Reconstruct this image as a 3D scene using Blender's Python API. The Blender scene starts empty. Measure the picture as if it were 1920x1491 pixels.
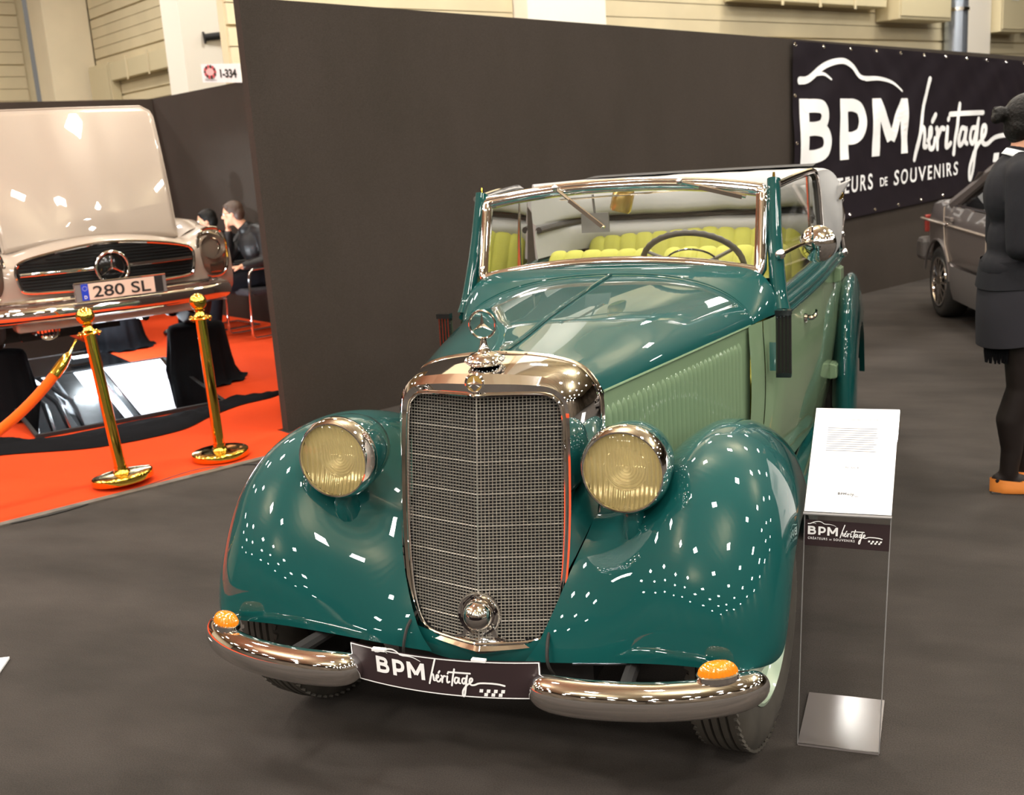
import bpy, bmesh, math, random
import numpy as np
from mathutils import Vector, Matrix, noise
random.seed(7)
sc = bpy.context.scene
col = sc.collection
PI = math.pi
R_ = math.radians

# ---------------------------------------------------------------- camera, world, lamps, exposure
cam_d = bpy.data.cameras.new('camera')
cam = bpy.data.objects.new('camera', cam_d)
col.objects.link(cam)
cam.matrix_world = (Matrix.Translation((1.04194, -2.46859, 1.60633)) @ Matrix.Rotation(R_(20.79093), 4, 'Z')
                    @ Matrix.Rotation(R_(77.12655), 4, 'X') @ Matrix.Rotation(R_(-3.82596), 4, 'Z'))
cam_d.sensor_fit = 'HORIZONTAL'
cam_d.sensor_width = 36.0
cam_d.lens = 36.0 * 2027.3 / 1920.0
cam_d.clip_start = 0.05
cam_d.clip_end = 200
cam_d.dof.use_dof = True
cam_d.dof.focus_distance = 2.75
cam_d.dof.aperture_fstop = 6.0
sc.camera = cam

w = bpy.data.worlds.new('hall_air')
sc.world = w
w.use_nodes = True
w.node_tree.nodes['Background'].inputs[0].default_value = (1.0, 0.94, 0.85, 1)
w.node_tree.nodes['Background'].inputs[1].default_value = 0.15

sc.view_settings.view_transform = 'Standard'
sc.view_settings.look = 'None'
sc.view_settings.gamma = 1.0
sc.view_settings.use_curve_mapping = False
sc.view_settings.exposure = 0.35

def area(name, loc, size, power, color, rot=(0, 0, 0)):
    l = bpy.data.lights.new(name, 'AREA')
    l.shape = 'SQUARE'
    l.size = size
    l.energy = power
    l.color = color
    o = bpy.data.objects.new(name, l)
    o.location = loc
    o.rotation_euler = rot
    col.objects.link(o)
    return o

# high hall luminaires hung in rows under the roof, in the hall's own grid
DT = Vector((0.493, 0.870, 0))
DN = Vector((-0.870, 0.493, 0))
W1 = Vector((-2.564, 3.104, 0))
def tn(t, n, z=0.0):
    return W1 + DT * t + DN * n + Vector((0, 0, z))
for i in range(-5, 4):
    for j in range(-5, 4):
        if j == 2 and i > 2 or j == 3 and i > 0:
            continue
        p = tn(i * 4.6 + 1.0 + 0.9 * (j % 2), j * 4.6 - 1.2, 7.0 + 0.3 * ((i * 7 + j * 3) % 3))
        area('hall_luminaire', p, 0.62, 150, (1.0, 0.96, 0.89), (0, 0, 0.4))
# added fill lamps that brighten the unseen roof, not fixtures of the hall
for t, n in ((-14, -8), (-4, -10), (8, -9), (-10, 1), (2, 0), (10, 0)):
    area('roof_fill', tn(t, n, 7.0), 1.2, 260, (1.0, 0.94, 0.84), (PI, 0, 0))

# ---------------------------------------------------------------- materials
MATS = {}
def mat(name, base, rough=0.5, metal=0.0, coat=0.0, coat_rough=0.03, bump=0.0, bscale=40.0, var=0.0, vscale=4.0, spec=0.5, sheen=0.0, emit=None, estr=0.0, detail=3.0):
    m = bpy.data.materials.new(name)
    m.use_nodes = True
    nt = m.node_tree
    b = nt.nodes['Principled BSDF']
    b.inputs['Base Color'].default_value = (*base, 1)
    b.inputs['Roughness'].default_value = rough
    b.inputs['Metallic'].default_value = metal
    b.inputs['Coat Weight'].default_value = coat
    b.inputs['Coat Roughness'].default_value = coat_rough
    b.inputs['Specular IOR Level'].default_value = spec
    if sheen:
        b.inputs['Sheen Weight'].default_value = sheen
    if emit:
        b.inputs['Emission Color'].default_value = (*emit, 1)
        b.inputs['Emission Strength'].default_value = estr
    tc = None
    if bump or var:
        tc = nt.nodes.new('ShaderNodeTexCoord')
    if bump:
        nz = nt.nodes.new('ShaderNodeTexNoise')
        nz.inputs['Scale'].default_value = bscale
        nz.inputs['Detail'].default_value = detail
        nt.links.new(tc.outputs['Object'], nz.inputs['Vector'])
        bp = nt.nodes.new('ShaderNodeBump')
        bp.inputs['Strength'].default_value = bump
        bp.inputs['Distance'].default_value = 0.01
        nt.links.new(nz.outputs['Fac'], bp.inputs['Height'])
        nt.links.new(bp.outputs['Normal'], b.inputs['Normal'])
    if var:
        n2 = nt.nodes.new('ShaderNodeTexNoise')
        n2.inputs['Scale'].default_value = vscale
        n2.inputs['Detail'].default_value = 5.0
        nt.links.new(tc.outputs['Object'], n2.inputs['Vector'])
        rp = nt.nodes.new('ShaderNodeValToRGB')
        rp.color_ramp.elements[0].position = 0.3
        rp.color_ramp.elements[1].position = 0.72
        rp.color_ramp.elements[0].color = (*[c * (1 - var) for c in base], 1)
        rp.color_ramp.elements[1].color = (*[min(1, c * (1 + var)) for c in base], 1)
        nt.links.new(n2.outputs['Fac'], rp.inputs['Fac'])
        nt.links.new(rp.outputs['Color'], b.inputs['Base Color'])
    MATS[name] = m
    return m

def thin_glass(name, tint=(1, 1, 1), ior=1.5, gloss_rough=0.0, boost=1.0):
    m = bpy.data.materials.new(name)
    m.use_nodes = True
    nt = m.node_tree
    nt.nodes.remove(nt.nodes['Principled BSDF'])
    out = nt.nodes['Material Output']
    tr = nt.nodes.new('ShaderNodeBsdfTransparent')
    tr.inputs[0].default_value = (*tint, 1)
    gl = nt.nodes.new('ShaderNodeBsdfGlossy')
    gl.inputs['Roughness'].default_value = gloss_rough
    fr = nt.nodes.new('ShaderNodeFresnel')
    fr.inputs['IOR'].default_value = ior
    mu = nt.nodes.new('ShaderNodeMath')
    mu.operation = 'MULTIPLY'
    mu.use_clamp = True
    mu.inputs[1].default_value = boost
    mx = nt.nodes.new('ShaderNodeMixShader')
    nt.links.new(fr.outputs[0], mu.inputs[0])
    nt.links.new(mu.outputs[0], mx.inputs[0])
    nt.links.new(tr.outputs[0], mx.inputs[1])
    nt.links.new(gl.outputs[0], mx.inputs[2])
    nt.links.new(mx.outputs[0], out.inputs[0])
    MATS[name] = m
    return m

M = MATS
mat('dark_green_paint', (0.002, 0.056, 0.053), 0.5, coat=1.0, coat_rough=0.012, spec=0.08)
mat('pale_green_paint', (0.172, 0.252, 0.148), 0.5, coat=1.0, coat_rough=0.02, spec=0.1)
mat('chrome', (0.86, 0.84, 0.83), 0.035, 1.0)
mat('dull_chrome', (0.75, 0.70, 0.62), 0.14, 1.0)
mat('brass', (0.92, 0.62, 0.10), 0.06, 1.0)
mat('black_rubber', (0.022, 0.020, 0.018), 0.75, bump=0.15, bscale=60)
mat('tyre_rubber', (0.050, 0.043, 0.034), 0.72, var=0.25, vscale=9)
mat('black_gloss', (0.008, 0.008, 0.008), 0.12, coat=0.6)
mat('black_matte', (0.012, 0.011, 0.011), 0.7)
mat('black_cloth', (0.005, 0.005, 0.006), 0.9, spec=0.06, bump=0.25, bscale=14)
mat('pale_rim_paint', (0.36, 0.46, 0.34), 0.3, coat=0.8)
mat('yellow_upholstery', (0.37, 0.365, 0.07), 0.8, bump=0.15, bscale=160, spec=0.2)
mat('soft_top_lining', (0.36, 0.355, 0.35), 0.8, bump=0.3, bscale=7)
mat('soft_top_black', (0.03, 0.027, 0.026), 0.8)
mat('amber_lens', (0.75, 0.22, 0.005), 0.12, coat=1.0, spec=0.8)
mat('white_enamel', (0.82, 0.82, 0.82), 0.4)
mat('white_print', (0.88, 0.88, 0.88), 0.5)
mat('banner_black', (0.014, 0.010, 0.014), 0.33)
mat('plate_brown', (0.030, 0.018, 0.020), 0.35)
mat('gold_enamel', (0.55, 0.36, 0.10), 0.25, 0.6, coat=0.8)
mat('grey_plastic', (0.20, 0.19, 0.18), 0.5)
mat('steering_plastic', (0.045, 0.038, 0.032), 0.42)
mat('silver_white_paint', (0.37, 0.305, 0.25), 0.4, 0.15, spec=0.2, coat=1.0, coat_rough=0.02)
mat('silver_grey_paint', (0.22, 0.19, 0.18), 0.32, 0.55, coat=1.0, coat_rough=0.03)
mat('sill_grey', (0.10, 0.09, 0.085), 0.5)
mat('number_plate_white', (0.80, 0.62, 0.50), 0.4)
mat('plate_blue', (0.015, 0.05, 0.55), 0.35)
mat('mirror_glass', (0.92, 0.94, 0.95), 0.01, 1.0)
mat('orange_velvet', (0.80, 0.10, 0.006), 0.8, spec=0.1, sheen=0.08)
mat('carpet_red', (0.52, 0.046, 0.009), 0.95, spec=0.1, bump=0.15, bscale=120, var=0.06, vscale=1.2)
mat('skin', (0.62, 0.32, 0.20), 0.5, spec=0.35)
mat('hair_black', (0.006, 0.005, 0.004), 0.5, spec=0.2, bump=0.5, bscale=90)
mat('hair_brown', (0.055, 0.030, 0.018), 0.5, bump=0.5, bscale=90)
mat('navy_wool', (0.011, 0.011, 0.014), 0.8, spec=0.2, bump=0.1, bscale=220)
mat('navy_skirt', (0.022, 0.021, 0.026), 0.85, spec=0.2, bump=0.1, bscale=220)
mat('leather_black', (0.008, 0.007, 0.007), 0.45, spec=0.3, bump=0.35, bscale=18)
mat('dark_trousers', (0.006, 0.006, 0.008), 0.9, spec=0.08)
mat('sheer_tights', (0.011, 0.007, 0.006), 0.6, spec=0.25)
mat('tan_leather', (0.62, 0.20, 0.035), 0.38, bump=0.08, bscale=60)
mat('white_shirt', (0.80, 0.84, 0.86), 0.7)
mat('chair_fabric', (0.020, 0.018, 0.022), 0.85, bump=0.2, bscale=200)
mat('hall_dim', (0.11, 0.085, 0.06), 0.8, var=0.5, vscale=0.35)
mat('cream_paint', (0.80, 0.71, 0.53), 0.6, var=0.05, vscale=1.5)
mat('cream_cladding', (0.66, 0.57, 0.38), 0.6, var=0.10, vscale=0.9)
mat('column_white', (0.90, 0.84, 0.74), 0.6)
mat('duct_beige', (0.62, 0.54, 0.35), 0.6)
mat('steel_pipe', (0.45, 0.50, 0.58), 0.25, 0.8)
mat('paper_white', (0.84, 0.84, 0.86), 0.6)
mat('pale_ink', (0.16, 0.16, 0.16), 0.7)
mat('mid_ink', (0.04, 0.04, 0.04), 0.7)
mat('badge_red', (0.55, 0.07, 0.09), 0.6)
mat('badge_pink', (0.85, 0.45, 0.45), 0.6)
mat('yellow_ink', (0.75, 0.62, 0.08), 0.6)
mat('underbody_white', (0.78, 0.82, 0.86), 0.5)
mat('lamp_lit', (1, 1, 1), 0.4, emit=(0.85, 0.95, 1.0), estr=14.0)
mat('edge_strip', (0.09, 0.075, 0.06), 0.6, bump=0.3, bscale=30, var=0.35, vscale=14)
mat('maroon_paint', (0.10, 0.012, 0.012), 0.4)
mat('frosted_edge', (0.26, 0.25, 0.25), 0.4)
mat('tail_red', (0.35, 0.05, 0.04), 0.2, coat=0.7)
mat('grille_black', (0.010, 0.010, 0.010), 0.45)
thin_glass('clear_glass', (0.93, 0.95, 0.93), 1.5, 0.0, 1.15)
thin_glass('dark_glass', (0.10, 0.11, 0.11), 1.5)
thin_glass('acrylic', (0.93, 0.93, 0.93), 1.4)
thin_glass('lens_glass', (0.96, 0.90, 0.72), 1.5, 0.02)
mat('fluted_glass', (1.0, 0.96, 0.82), 0.03)
MATS['fluted_glass'].node_tree.nodes['Principled BSDF'].inputs['Transmission Weight'].default_value = 1.0
thin_glass('clear_lens', (0.97, 0.93, 0.90), 1.5, 0.02)
thin_glass('amber_glass', (0.95, 0.42, 0.03), 1.6, 0.02)

def carpet(name, base, dark, light):
    m = bpy.data.materials.new(name)
    m.use_nodes = True
    nt = m.node_tree
    b = nt.nodes['Principled BSDF']
    b.inputs['Roughness'].default_value = 0.95
    b.inputs['Specular IOR Level'].default_value = 0.2
    tc = nt.nodes.new('ShaderNodeTexCoord')
    n1 = nt.nodes.new('ShaderNodeTexNoise')
    n1.inputs['Scale'].default_value = 0.9
    n1.inputs['Detail'].default_value = 6
    n1.inputs['Roughness'].default_value = 0.6
    mp = nt.nodes.new('ShaderNodeMapping')
    mp.inputs['Rotation'].default_value = (0, 0, R_(30))
    mp.inputs['Scale'].default_value = (1.0, 2.4, 1.0)
    nt.links.new(tc.outputs['Object'], mp.inputs['Vector'])
    nt.links.new(mp.outputs[0], n1.inputs['Vector'])
    rp = nt.nodes.new('ShaderNodeValToRGB')
    rp.color_ramp.elements[0].position = 0.35
    rp.color_ramp.elements[1].position = 0.7
    rp.color_ramp.elements[0].color = (*dark, 1)
    rp.color_ramp.elements[1].color = (*light, 1)
    nt.links.new(n1.outputs['Fac'], rp.inputs['Fac'])
    n2 = nt.nodes.new('ShaderNodeTexNoise')
    n2.inputs['Scale'].default_value = 240
    n2.inputs['Detail'].default_value = 2
    nt.links.new(tc.outputs['Object'], n2.inputs['Vector'])
    mx = nt.nodes.new('ShaderNodeMix')
    mx.data_type = 'RGBA'
    mx.blend_type = 'MULTIPLY'
    mx.inputs[0].default_value = 0.55
    rp2 = nt.nodes.new('ShaderNodeValToRGB')
    rp2.color_ramp.elements[0].position = 0.3
    rp2.color_ramp.elements[1].position = 0.7
    rp2.color_ramp.elements[0].color = (0.45, 0.45, 0.45, 1)
    rp2.color_ramp.elements[1].color = (1.3, 1.3, 1.3, 1)
    nt.links.new(n2.outputs['Fac'], rp2.inputs['Fac'])
    nt.links.new(rp.outputs['Color'], mx.inputs[6])
    nt.links.new(rp2.outputs['Color'], mx.inputs[7])
    nt.links.new(mx.outputs[2], b.inputs['Base Color'])
    bp = nt.nodes.new('ShaderNodeBump')
    bp.inputs['Strength'].default_value = 0.35
    bp.inputs['Distance'].default_value = 0.004
    nt.links.new(n2.outputs['Fac'], bp.inputs['Height'])
    nt.links.new(bp.outputs['Normal'], b.inputs['Normal'])
    MATS[name] = m
carpet('carpet_grey', None, (0.029, 0.0245, 0.021), (0.053, 0.0445, 0.039))
carpet('wall_fabric', None, (0.044, 0.035, 0.028), (0.052, 0.041, 0.034))

# ---------------------------------------------------------------- mesh helpers
def frame_from(z):
    z = Vector(z).normalized()
    a = Vector((0, 0, 1)) if abs(z.z) < 0.95 else Vector((1, 0, 0))
    x = a.cross(z).normalized()
    return x, z.cross(x), z

class MB:
    def __init__(s):
        s.v = []
        s.f = []
        s.mi = []
        s.cur = 0
    def m(s, i):
        s.cur = i
        return s
    def add(s, vs, fs):
        o = len(s.v)
        s.v += [tuple(p) for p in vs]
        for f in fs:
            s.f.append([i + o for i in f])
            s.mi.append(s.cur)
        return s
    def box(s, c, d, rz=0.0, mtx=None, ch=0.0):
        hx, hy, hz = d[0] / 2, d[1] / 2, d[2] / 2
        pts = [Vector((x, y, z)) for z in (-hz, hz) for (x, y) in ((-hx, -hy), (hx, -hy), (hx, hy), (-hx, hy))]
        if mtx is None:
            mtx = Matrix.Rotation(rz, 3, 'Z')
        c = Vector(c)
        return s.add([c + mtx @ p for p in pts], [(3, 2, 1, 0), (4, 5, 6, 7), (0, 1, 5, 4), (1, 2, 6, 5), (2, 3, 7, 6), (3, 0, 4, 7)])
    def grid(s, rows, closed_u=False, closed_v=False, flip=False):
        n = len(rows)
        k = len(rows[0])
        vs = [p for r in rows for p in r]
        fs = []
        for i in range(n if closed_v else n - 1):
            for j in range(k if closed_u else k - 1):
                a = i * k + j
                b = i * k + (j + 1) % k
                c = ((i + 1) % n) * k + (j + 1) % k
                d = ((i + 1) % n) * k + j
                fs.append((a, d, c, b) if flip else (a, b, c, d))
        return s.add(vs, fs)
    def tube(s, path, r, n=10, closed=False, caps=True, squash=None, up=None):
        path = [Vector(p) for p in path]
        m = len(path)
        rr = r if isinstance(r, (list, tuple)) else [r] * m
        rows = []
        px = None
        for i, p in enumerate(path):
            if closed:
                t = path[(i + 1) % m] - path[i - 1]
            else:
                t = path[min(i + 1, m - 1)] - path[max(i - 1, 0)]
            t.normalize()
            if up is not None:
                u = Vector(up)
                x = u.cross(t).normalized()
            elif px is None:
                x = frame_from(t)[0]
            else:
                x = (px - t * px.dot(t)).normalized()
            px = x
            y = t.cross(x)
            sq = squash if squash else (1, 1)
            rows.append([p + x * (rr[i] * sq[0] * math.cos(2 * PI * j / n)) + y * (rr[i] * sq[1] * math.sin(2 * PI * j / n)) for j in range(n)])
        s.grid(rows, closed_u=True, closed_v=closed)
        if caps and not closed:
            s.add(rows[0], [tuple(range(n - 1, -1, -1))])
            s.add(rows[-1], [tuple(range(n))])
        return s
    def lathe(s, prof, o=(0, 0, 0), axis=(0, 0, 1), n=24, cap0=False, cap1=False, a0=0.0, a1=2 * PI, sq=(1, 1), fr=None):
        x, y, z = fr if fr else frame_from(axis)
        o = Vector(o)
        full = abs(a1 - a0 - 2 * PI) < 1e-6
        k = n if full else n + 1
        rows = []
        for (r, h) in prof:
            rows.append([o + z * h + x * (sq[0] * r * math.cos(a0 + (a1 - a0) * j / n)) + y * (sq[1] * r * math.sin(a0 + (a1 - a0) * j / n)) for j in range(k)])
        s.grid(rows, closed_u=full)
        if cap0:
            s.add(rows[0], [tuple(range(k - 1, -1, -1))])
        if cap1:
            s.add(rows[-1], [tuple(range(k))])
        return s
    def cyl(s, p0, p1, r0, r1=None, n=12, caps=True):
        p0 = Vector(p0)
        p1 = Vector(p1)
        d = p1 - p0
        return s.lathe([(r0, 0), (r0 if r1 is None else r1, d.length)], p0, d, n, caps, caps)
    def sphere(s, c, r, n=16, k=10, sc=(1, 1, 1), mtx=None):
        c = Vector(c)
        rows = []
        for i in range(k + 1):
            a = -PI / 2 + PI * i / k
            rows.append([])
            for j in range(n):
                p = Vector((math.cos(a) * math.cos(2 * PI * j / n) * sc[0], math.cos(a) * math.sin(2 * PI * j / n) * sc[1], math.sin(a) * sc[2])) * r
                rows[-1].append(c + (mtx @ p if mtx else p))
        return s.grid(rows, closed_u=True)
    def prism(s, poly, o, ex, ey, ez, h):
        # poly in (ex, ey), extruded by h along ez
        o, ex, ey, ez = Vector(o), Vector(ex), Vector(ey), Vector(ez)
        n = len(poly)
        a = [o + ex * p[0] + ey * p[1] for p in poly]
        b = [p + ez * h for p in a]
        s.add(a + b, [tuple(range(n - 1, -1, -1)), tuple(range(n, 2 * n))] + [(i, (i + 1) % n, n + (i + 1) % n, n + i) for i in range(n)])
        return s
    def mirror_x(s):
        s.v = [(-p[0], p[1], p[2]) for p in s.v]
        s.f = [f[::-1] for f in s.f]
        return s
    def build(s, name, mats, parent=None, smooth=True, kind=None, weld=True, angle=40, solid=0.0, bevel=0.0, sub=0, loc=None, label=None):
        me = bpy.data.meshes.new(name)
        me.from_pydata(s.v, [], s.f)
        mats = mats if isinstance(mats, (list, tuple)) else [mats]
        for mm in mats:
            me.materials.append(M[mm] if isinstance(mm, str) else mm)
        me.polygons.foreach_set('material_index', [min(i, len(mats) - 1) for i in s.mi])
        if weld:
            bm = bmesh.new()
            bm.from_mesh(me)
            bmesh.ops.remove_doubles(bm, verts=bm.verts, dist=1e-5)
            bmesh.ops.recalc_face_normals(bm, faces=bm.faces)
            bm.to_mesh(me)
            bm.free()
        o = bpy.data.objects.new(name, me)
        col.objects.link(o)
        if parent:
            o.parent = parent
        if loc:
            o.location = loc
        if smooth:
            me.polygons.foreach_set('use_smooth', [True] * len(me.polygons))
            try:
                me.set_sharp_from_angle(angle=R_(angle))
            except Exception:
                pass
        if solid:
            md = o.modifiers.new('thick', 'SOLIDIFY')
            md.thickness = solid
            md.offset = -1
        if bevel:
            md = o.modifiers.new('bev', 'BEVEL')
            md.width = bevel
            md.segments = 2
            md.limit_method = 'ANGLE'
        if sub:
            md = o.modifiers.new('sub', 'SUBSURF')
            md.levels = sub
            md.render_levels = sub
        if kind:
            o['kind'] = kind
        if label:
            o['label'] = label
        return o

def tag(o, label, cat, group=None, kind=None):
    o['label'] = label
    o['category'] = cat
    if group:
        o['group'] = group
    if kind:
        o['kind'] = kind
    return o
def thing(name, label, cat, loc=(0, 0, 0), rz=0.0, group=None):
    o = bpy.data.objects.new(name, None)
    o.empty_display_size = 0.1
    col.objects.link(o)
    o.location = loc
    o.rotation_euler = (0, 0, rz)
    return tag(o, label, cat, group)
def inst(o, name=None, parent=None, mtx=None, loc=None):
    c = o.copy()
    if name:
        c.name = name
    col.objects.link(c)
    if parent is not None:
        c.parent = parent
    if mtx is not None:
        c.matrix_local = mtx
    if loc is not None:
        c.location = loc
    return c
def lerp(a, b, t):
    return a + (b - a) * t
def interp(xs, ys, x):
    return float(np.interp(x, xs, ys))
def catmull(P, n):
    P = [np.array(p, float) for p in P]
    m = len(P)
    out = []
    for k in range(n):
        t = k / (n - 1) * (m - 1)
        i = min(int(t), m - 2)
        u = t - i
        p0 = P[max(i - 1, 0)]
        p1 = P[i]
        p2 = P[i + 1]
        p3 = P[min(i + 2, m - 1)]
        if i == 0:
            p0 = 2 * p1 - p2
        if i + 2 > m - 1:
            p3 = 2 * p2 - p1
        out.append(0.5 * (2 * p1 + (p2 - p0) * u + (2 * p0 - 5 * p1 + 4 * p2 - p3) * u * u + (3 * p1 - p0 - 3 * p2 + p3) * u ** 3))
    return out

# ---------------------------------------------------------------- lettering
def text_flat(s, size=1.0, bold=0.0, spacing=1.0):
    cu = bpy.data.curves.new('t', 'FONT')
    cu.body = s
    cu.size = size
    cu.offset = bold
    cu.space_character = spacing
    cu.resolution_u = 4
    o = bpy.data.objects.new('t', cu)
    col.objects.link(o)
    me = o.to_mesh()
    vs = [(v.co.x, v.co.y) for v in me.vertices]
    fs = [tuple(p.vertices) for p in me.polygons]
    o.to_mesh_clear()
    bpy.data.objects.remove(o)
    bpy.data.curves.remove(cu)
    return vs, fs
def put_text(mb, s, f, x, y, height, width=None, bold=0.0, spacing=1.0):
    # cap height 'height', squeezed to 'width'; f(u, v) -> 3D point
    vs, fs = text_flat(s, 1.0, bold, spacing)
    if not vs:
        return
    x0 = min(p[0] for p in vs)
    x1 = max(p[0] for p in vs)
    y1 = max(p[1] for p in vs)
    k = height / 0.73
    kx = k if width is None else width / (x1 - x0)
    mb.add([f(x + (p[0] - x0) * kx, y + p[1] * k) for p in vs], fs)
def stroke(mb, pts, w, f, n=None, e=0.0):
    # flat ribbon with round ends; e lifts it a hair so that crossing strokes never share one plane
    P = catmull(pts, n or max(2, (len(pts) - 1) * 6 + 1)) if len(pts) > 2 else [np.array(pts[0], float) + (np.array(pts[1], float) - np.array(pts[0], float)) * t for t in np.linspace(0, 1, 9)]
    ws = w if isinstance(w, (list, tuple)) else (w, w)
    m = len(P)
    L = []
    Rr = []
    for i in range(m):
        t = P[min(i + 1, m - 1)] - P[max(i - 1, 0)]
        t = t / (np.linalg.norm(t) + 1e-9)
        nn = np.array([-t[1], t[0]])
        ww = lerp(ws[0], ws[1], i / (m - 1)) / 2
        L.append(P[i] + nn * ww)
        Rr.append(P[i] - nn * ww)
    for i in range(m - 1):
        k = e + 6e-5 * i / m
        k2 = e + 6e-5 * (i + 1) / m
        mb.add([f(*L[i], k), f(*Rr[i], k), f(*Rr[i + 1], k2), f(*L[i + 1], k2)], [(0, 1, 2, 3)])
    for q_, (c_, ww) in enumerate(((P[0], ws[0] / 2), (P[-1], ws[1] / 2))):
        mb.add([f(c_[0] + ww * math.cos(a * PI / 5), c_[1] + ww * math.sin(a * PI / 5), e - 3e-5 + 12e-5 * q_) for a in range(10)], [tuple(range(10))])
def logo(mb, f, slogan=False, checks=True, part=None):
    # part: optional callable that closes the strokes so far as one named piece and returns a fresh builder
    part = part or (lambda nm, b_: b_)
    lift = [0.0]
    def up():
        lift[0] += 1.5e-4
        return lift[0]
    # unit: cap height of the bold capitals; baseline v = 0
    # B
    b = 0.23
    def quad4(a, b_, c_, d_, n=10):
        a, b_, c_, d_ = [np.array(v, float) for v in (a, b_, c_, d_)]
        z_ = up()
        for k in range(n):
            t0, t1 = k / n, (k + 1) / n
            mb.add([f(*lerp(a, d_, t0), z_), f(*lerp(b_, c_, t0), z_), f(*lerp(b_, c_, t1), z_), f(*lerp(a, d_, t1), z_)], [(0, 1, 2, 3)])
    quad4((0, 0), (.24, 0), (.24, 1), (0, 1))
    stroke(mb, [(0.2, 0.89), (0.42, 0.89), (0.60, 0.86), (0.68, 0.73), (0.60, 0.58), (0.42, 0.54), (0.2, 0.54)], 0.21, f, e=up())
    stroke(mb, [(0.2, 0.53), (0.45, 0.53), (0.68, 0.48), (0.76, 0.32), (0.68, 0.16), (0.45, 0.105), (0.2, 0.105)], 0.21, f, e=up())
    mb = part('capital_letter', mb)
    # P
    quad4((1.10, 0), (1.34, 0), (1.34, 1), (1.10, 1))
    stroke(mb, [(1.3, 0.89), (1.50, 0.89), (1.70, 0.82), (1.78, 0.62), (1.70, 0.42), (1.50, 0.35), (1.3, 0.35)], 0.21, f, e=up())
    mb = part('capital_letter', mb)
    # M
    quad4((2.05, 0), (2.28, 0), (2.28, 1), (2.05, 1))
    quad4((2.92, 0), (3.15, 0), (3.15, 1), (2.92, 1))
    quad4((2.05, 1), (2.28, 1), (2.70, 0.30), (2.50, 0.22))
    quad4((3.15, 1), (2.92, 1), (2.50, 0.30), (2.70, 0.22))
    mb = part('capital_letter', mb)
    c = 0.105
    for pts in ([(3.85, 1.36), (3.62, 0.62), (3.40, -0.14)],
                [(3.46, 0.10), (3.56, 0.38), (3.66, 0.44), (3.68, 0.28), (3.68, 0.10), (3.76, 0.08)],
                [(3.80, 0.20), (3.96, 0.30), (3.97, 0.42), (3.88, 0.40), (3.84, 0.20), (3.90, 0.04), (4.02, 0.06), (4.12, 0.22)],
                [(4.00, 0.56), (4.08, 0.68)],
                [(4.16, 0.42), (4.20, 0.36), (4.20, 0.18), (4.18, 0.02)],
                [(4.20, 0.20), (4.30, 0.40), (4.40, 0.40)],
                [(4.52, 0.42), (4.48, 0.18), (4.50, 0.03), (4.62, 0.10)],
                [(4.55, 0.58), (4.56, 0.60)],
                [(4.96, 0.88), (4.84, 0.40), (4.74, -0.12)],
                [(4.60, 0.68), (5.2, 0.69), (5.85, 0.69)],
                [(5.14, 0.38), (5.00, 0.38), (4.92, 0.18), (4.98, 0.04), (5.10, 0.14), (5.20, 0.38), (5.16, 0.12), (5.24, 0.06)],
                [(5.58, 0.38), (5.42, 0.36), (5.36, 0.16), (5.46, 0.05), (5.58, 0.26), (5.68, 0.56)],
                [(5.66, 0.50), (5.54, -0.20), (5.44, -0.66), (5.34, -0.66), (5.38, -0.36), (5.60, -0.04), (5.78, 0.10)],
                [(5.78, 0.10), (5.94, 0.26), (5.94, 0.40), (5.84, 0.38), (5.78, 0.18), (5.86, 0.02), (6.05, 0.02), (6.35, 0.14), (6.9, 0.16), (7.4, 0.12), (7.72, 0.04)]):
        stroke(mb, pts, c, f, e=up())
    mb = part('script_word', mb)
    # the roof line of a car above the capitals
    stroke(mb, [(0.02, 1.27), (0.25, 1.30), (0.7, 1.52), (1.15, 1.60), (1.45, 1.52), (1.68, 1.36), (1.95, 1.33)], (0.12, 0.07), f, e=up())
    stroke(mb, [(1.85, 1.33), (2.25, 1.34), (2.6, 1.28), (2.95, 1.13)], (0.085, 0.035), f, e=up())
    stroke(mb, [(0.45, 1.38), (0.66, 1.38), (0.84, 1.30)], (0.07, 0.03), f, e=up())
    mb = part('car_outline', mb)
    if checks:
        for r in range(2):
            for k in range(7):
                if (k + r) % 2 == 0:
                    x = 6.28 + 0.2 * k + 0.05 * r
                    y = -0.42 - 0.22 * r
                    mb.add([f(x, y), f(x + 0.2, y), f(x + 0.24, y + 0.2), f(x + 0.04, y + 0.2)], [(0, 1, 2, 3)])
        mb = part('chequered_flag', mb)
    if slogan:
        put_text(mb, 'CRÉATEURS', f, 0.02, -0.56, 0.28, 2.05, 0.015, 1.3)
        mb = part('slogan_word', mb)
        put_text(mb, 'DE', f, 2.28, -0.54, 0.16, 0.24, 0.01)
        mb = part('slogan_word', mb)
        put_text(mb, 'SOUVENIRS', f, 2.72, -0.56, 0.28, 2.2, 0.015, 1.3)
        mb = part('slogan_word', mb)
# ================================================================ SETTING
def quadbox(mb, t0, t1, n0, n1, z0, z1, z1b=None):
    # box in the hall grid, optional sloping top
    z1b = z1 if z1b is None else z1b
    vs = [tn(t0, n0, z0), tn(t1, n0, z0), tn(t1, n1, z0), tn(t0, n1, z0), tn(t0, n0, z1), tn(t1, n0, z1b), tn(t1, n1, z1b), tn(t0, n1, z1)]
    return mb.add(vs, [(3, 2, 1, 0), (4, 5, 6, 7), (0, 1, 5, 4), (1, 2, 6, 5), (2, 3, 7, 6), (3, 0, 4, 7)])
def struct(name, mb, m, parent=None, **k):
    o = mb.build(name, m, parent, smooth=False, **k)
    if parent is None:
        o['kind'] = 'structure'
    return o

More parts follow.
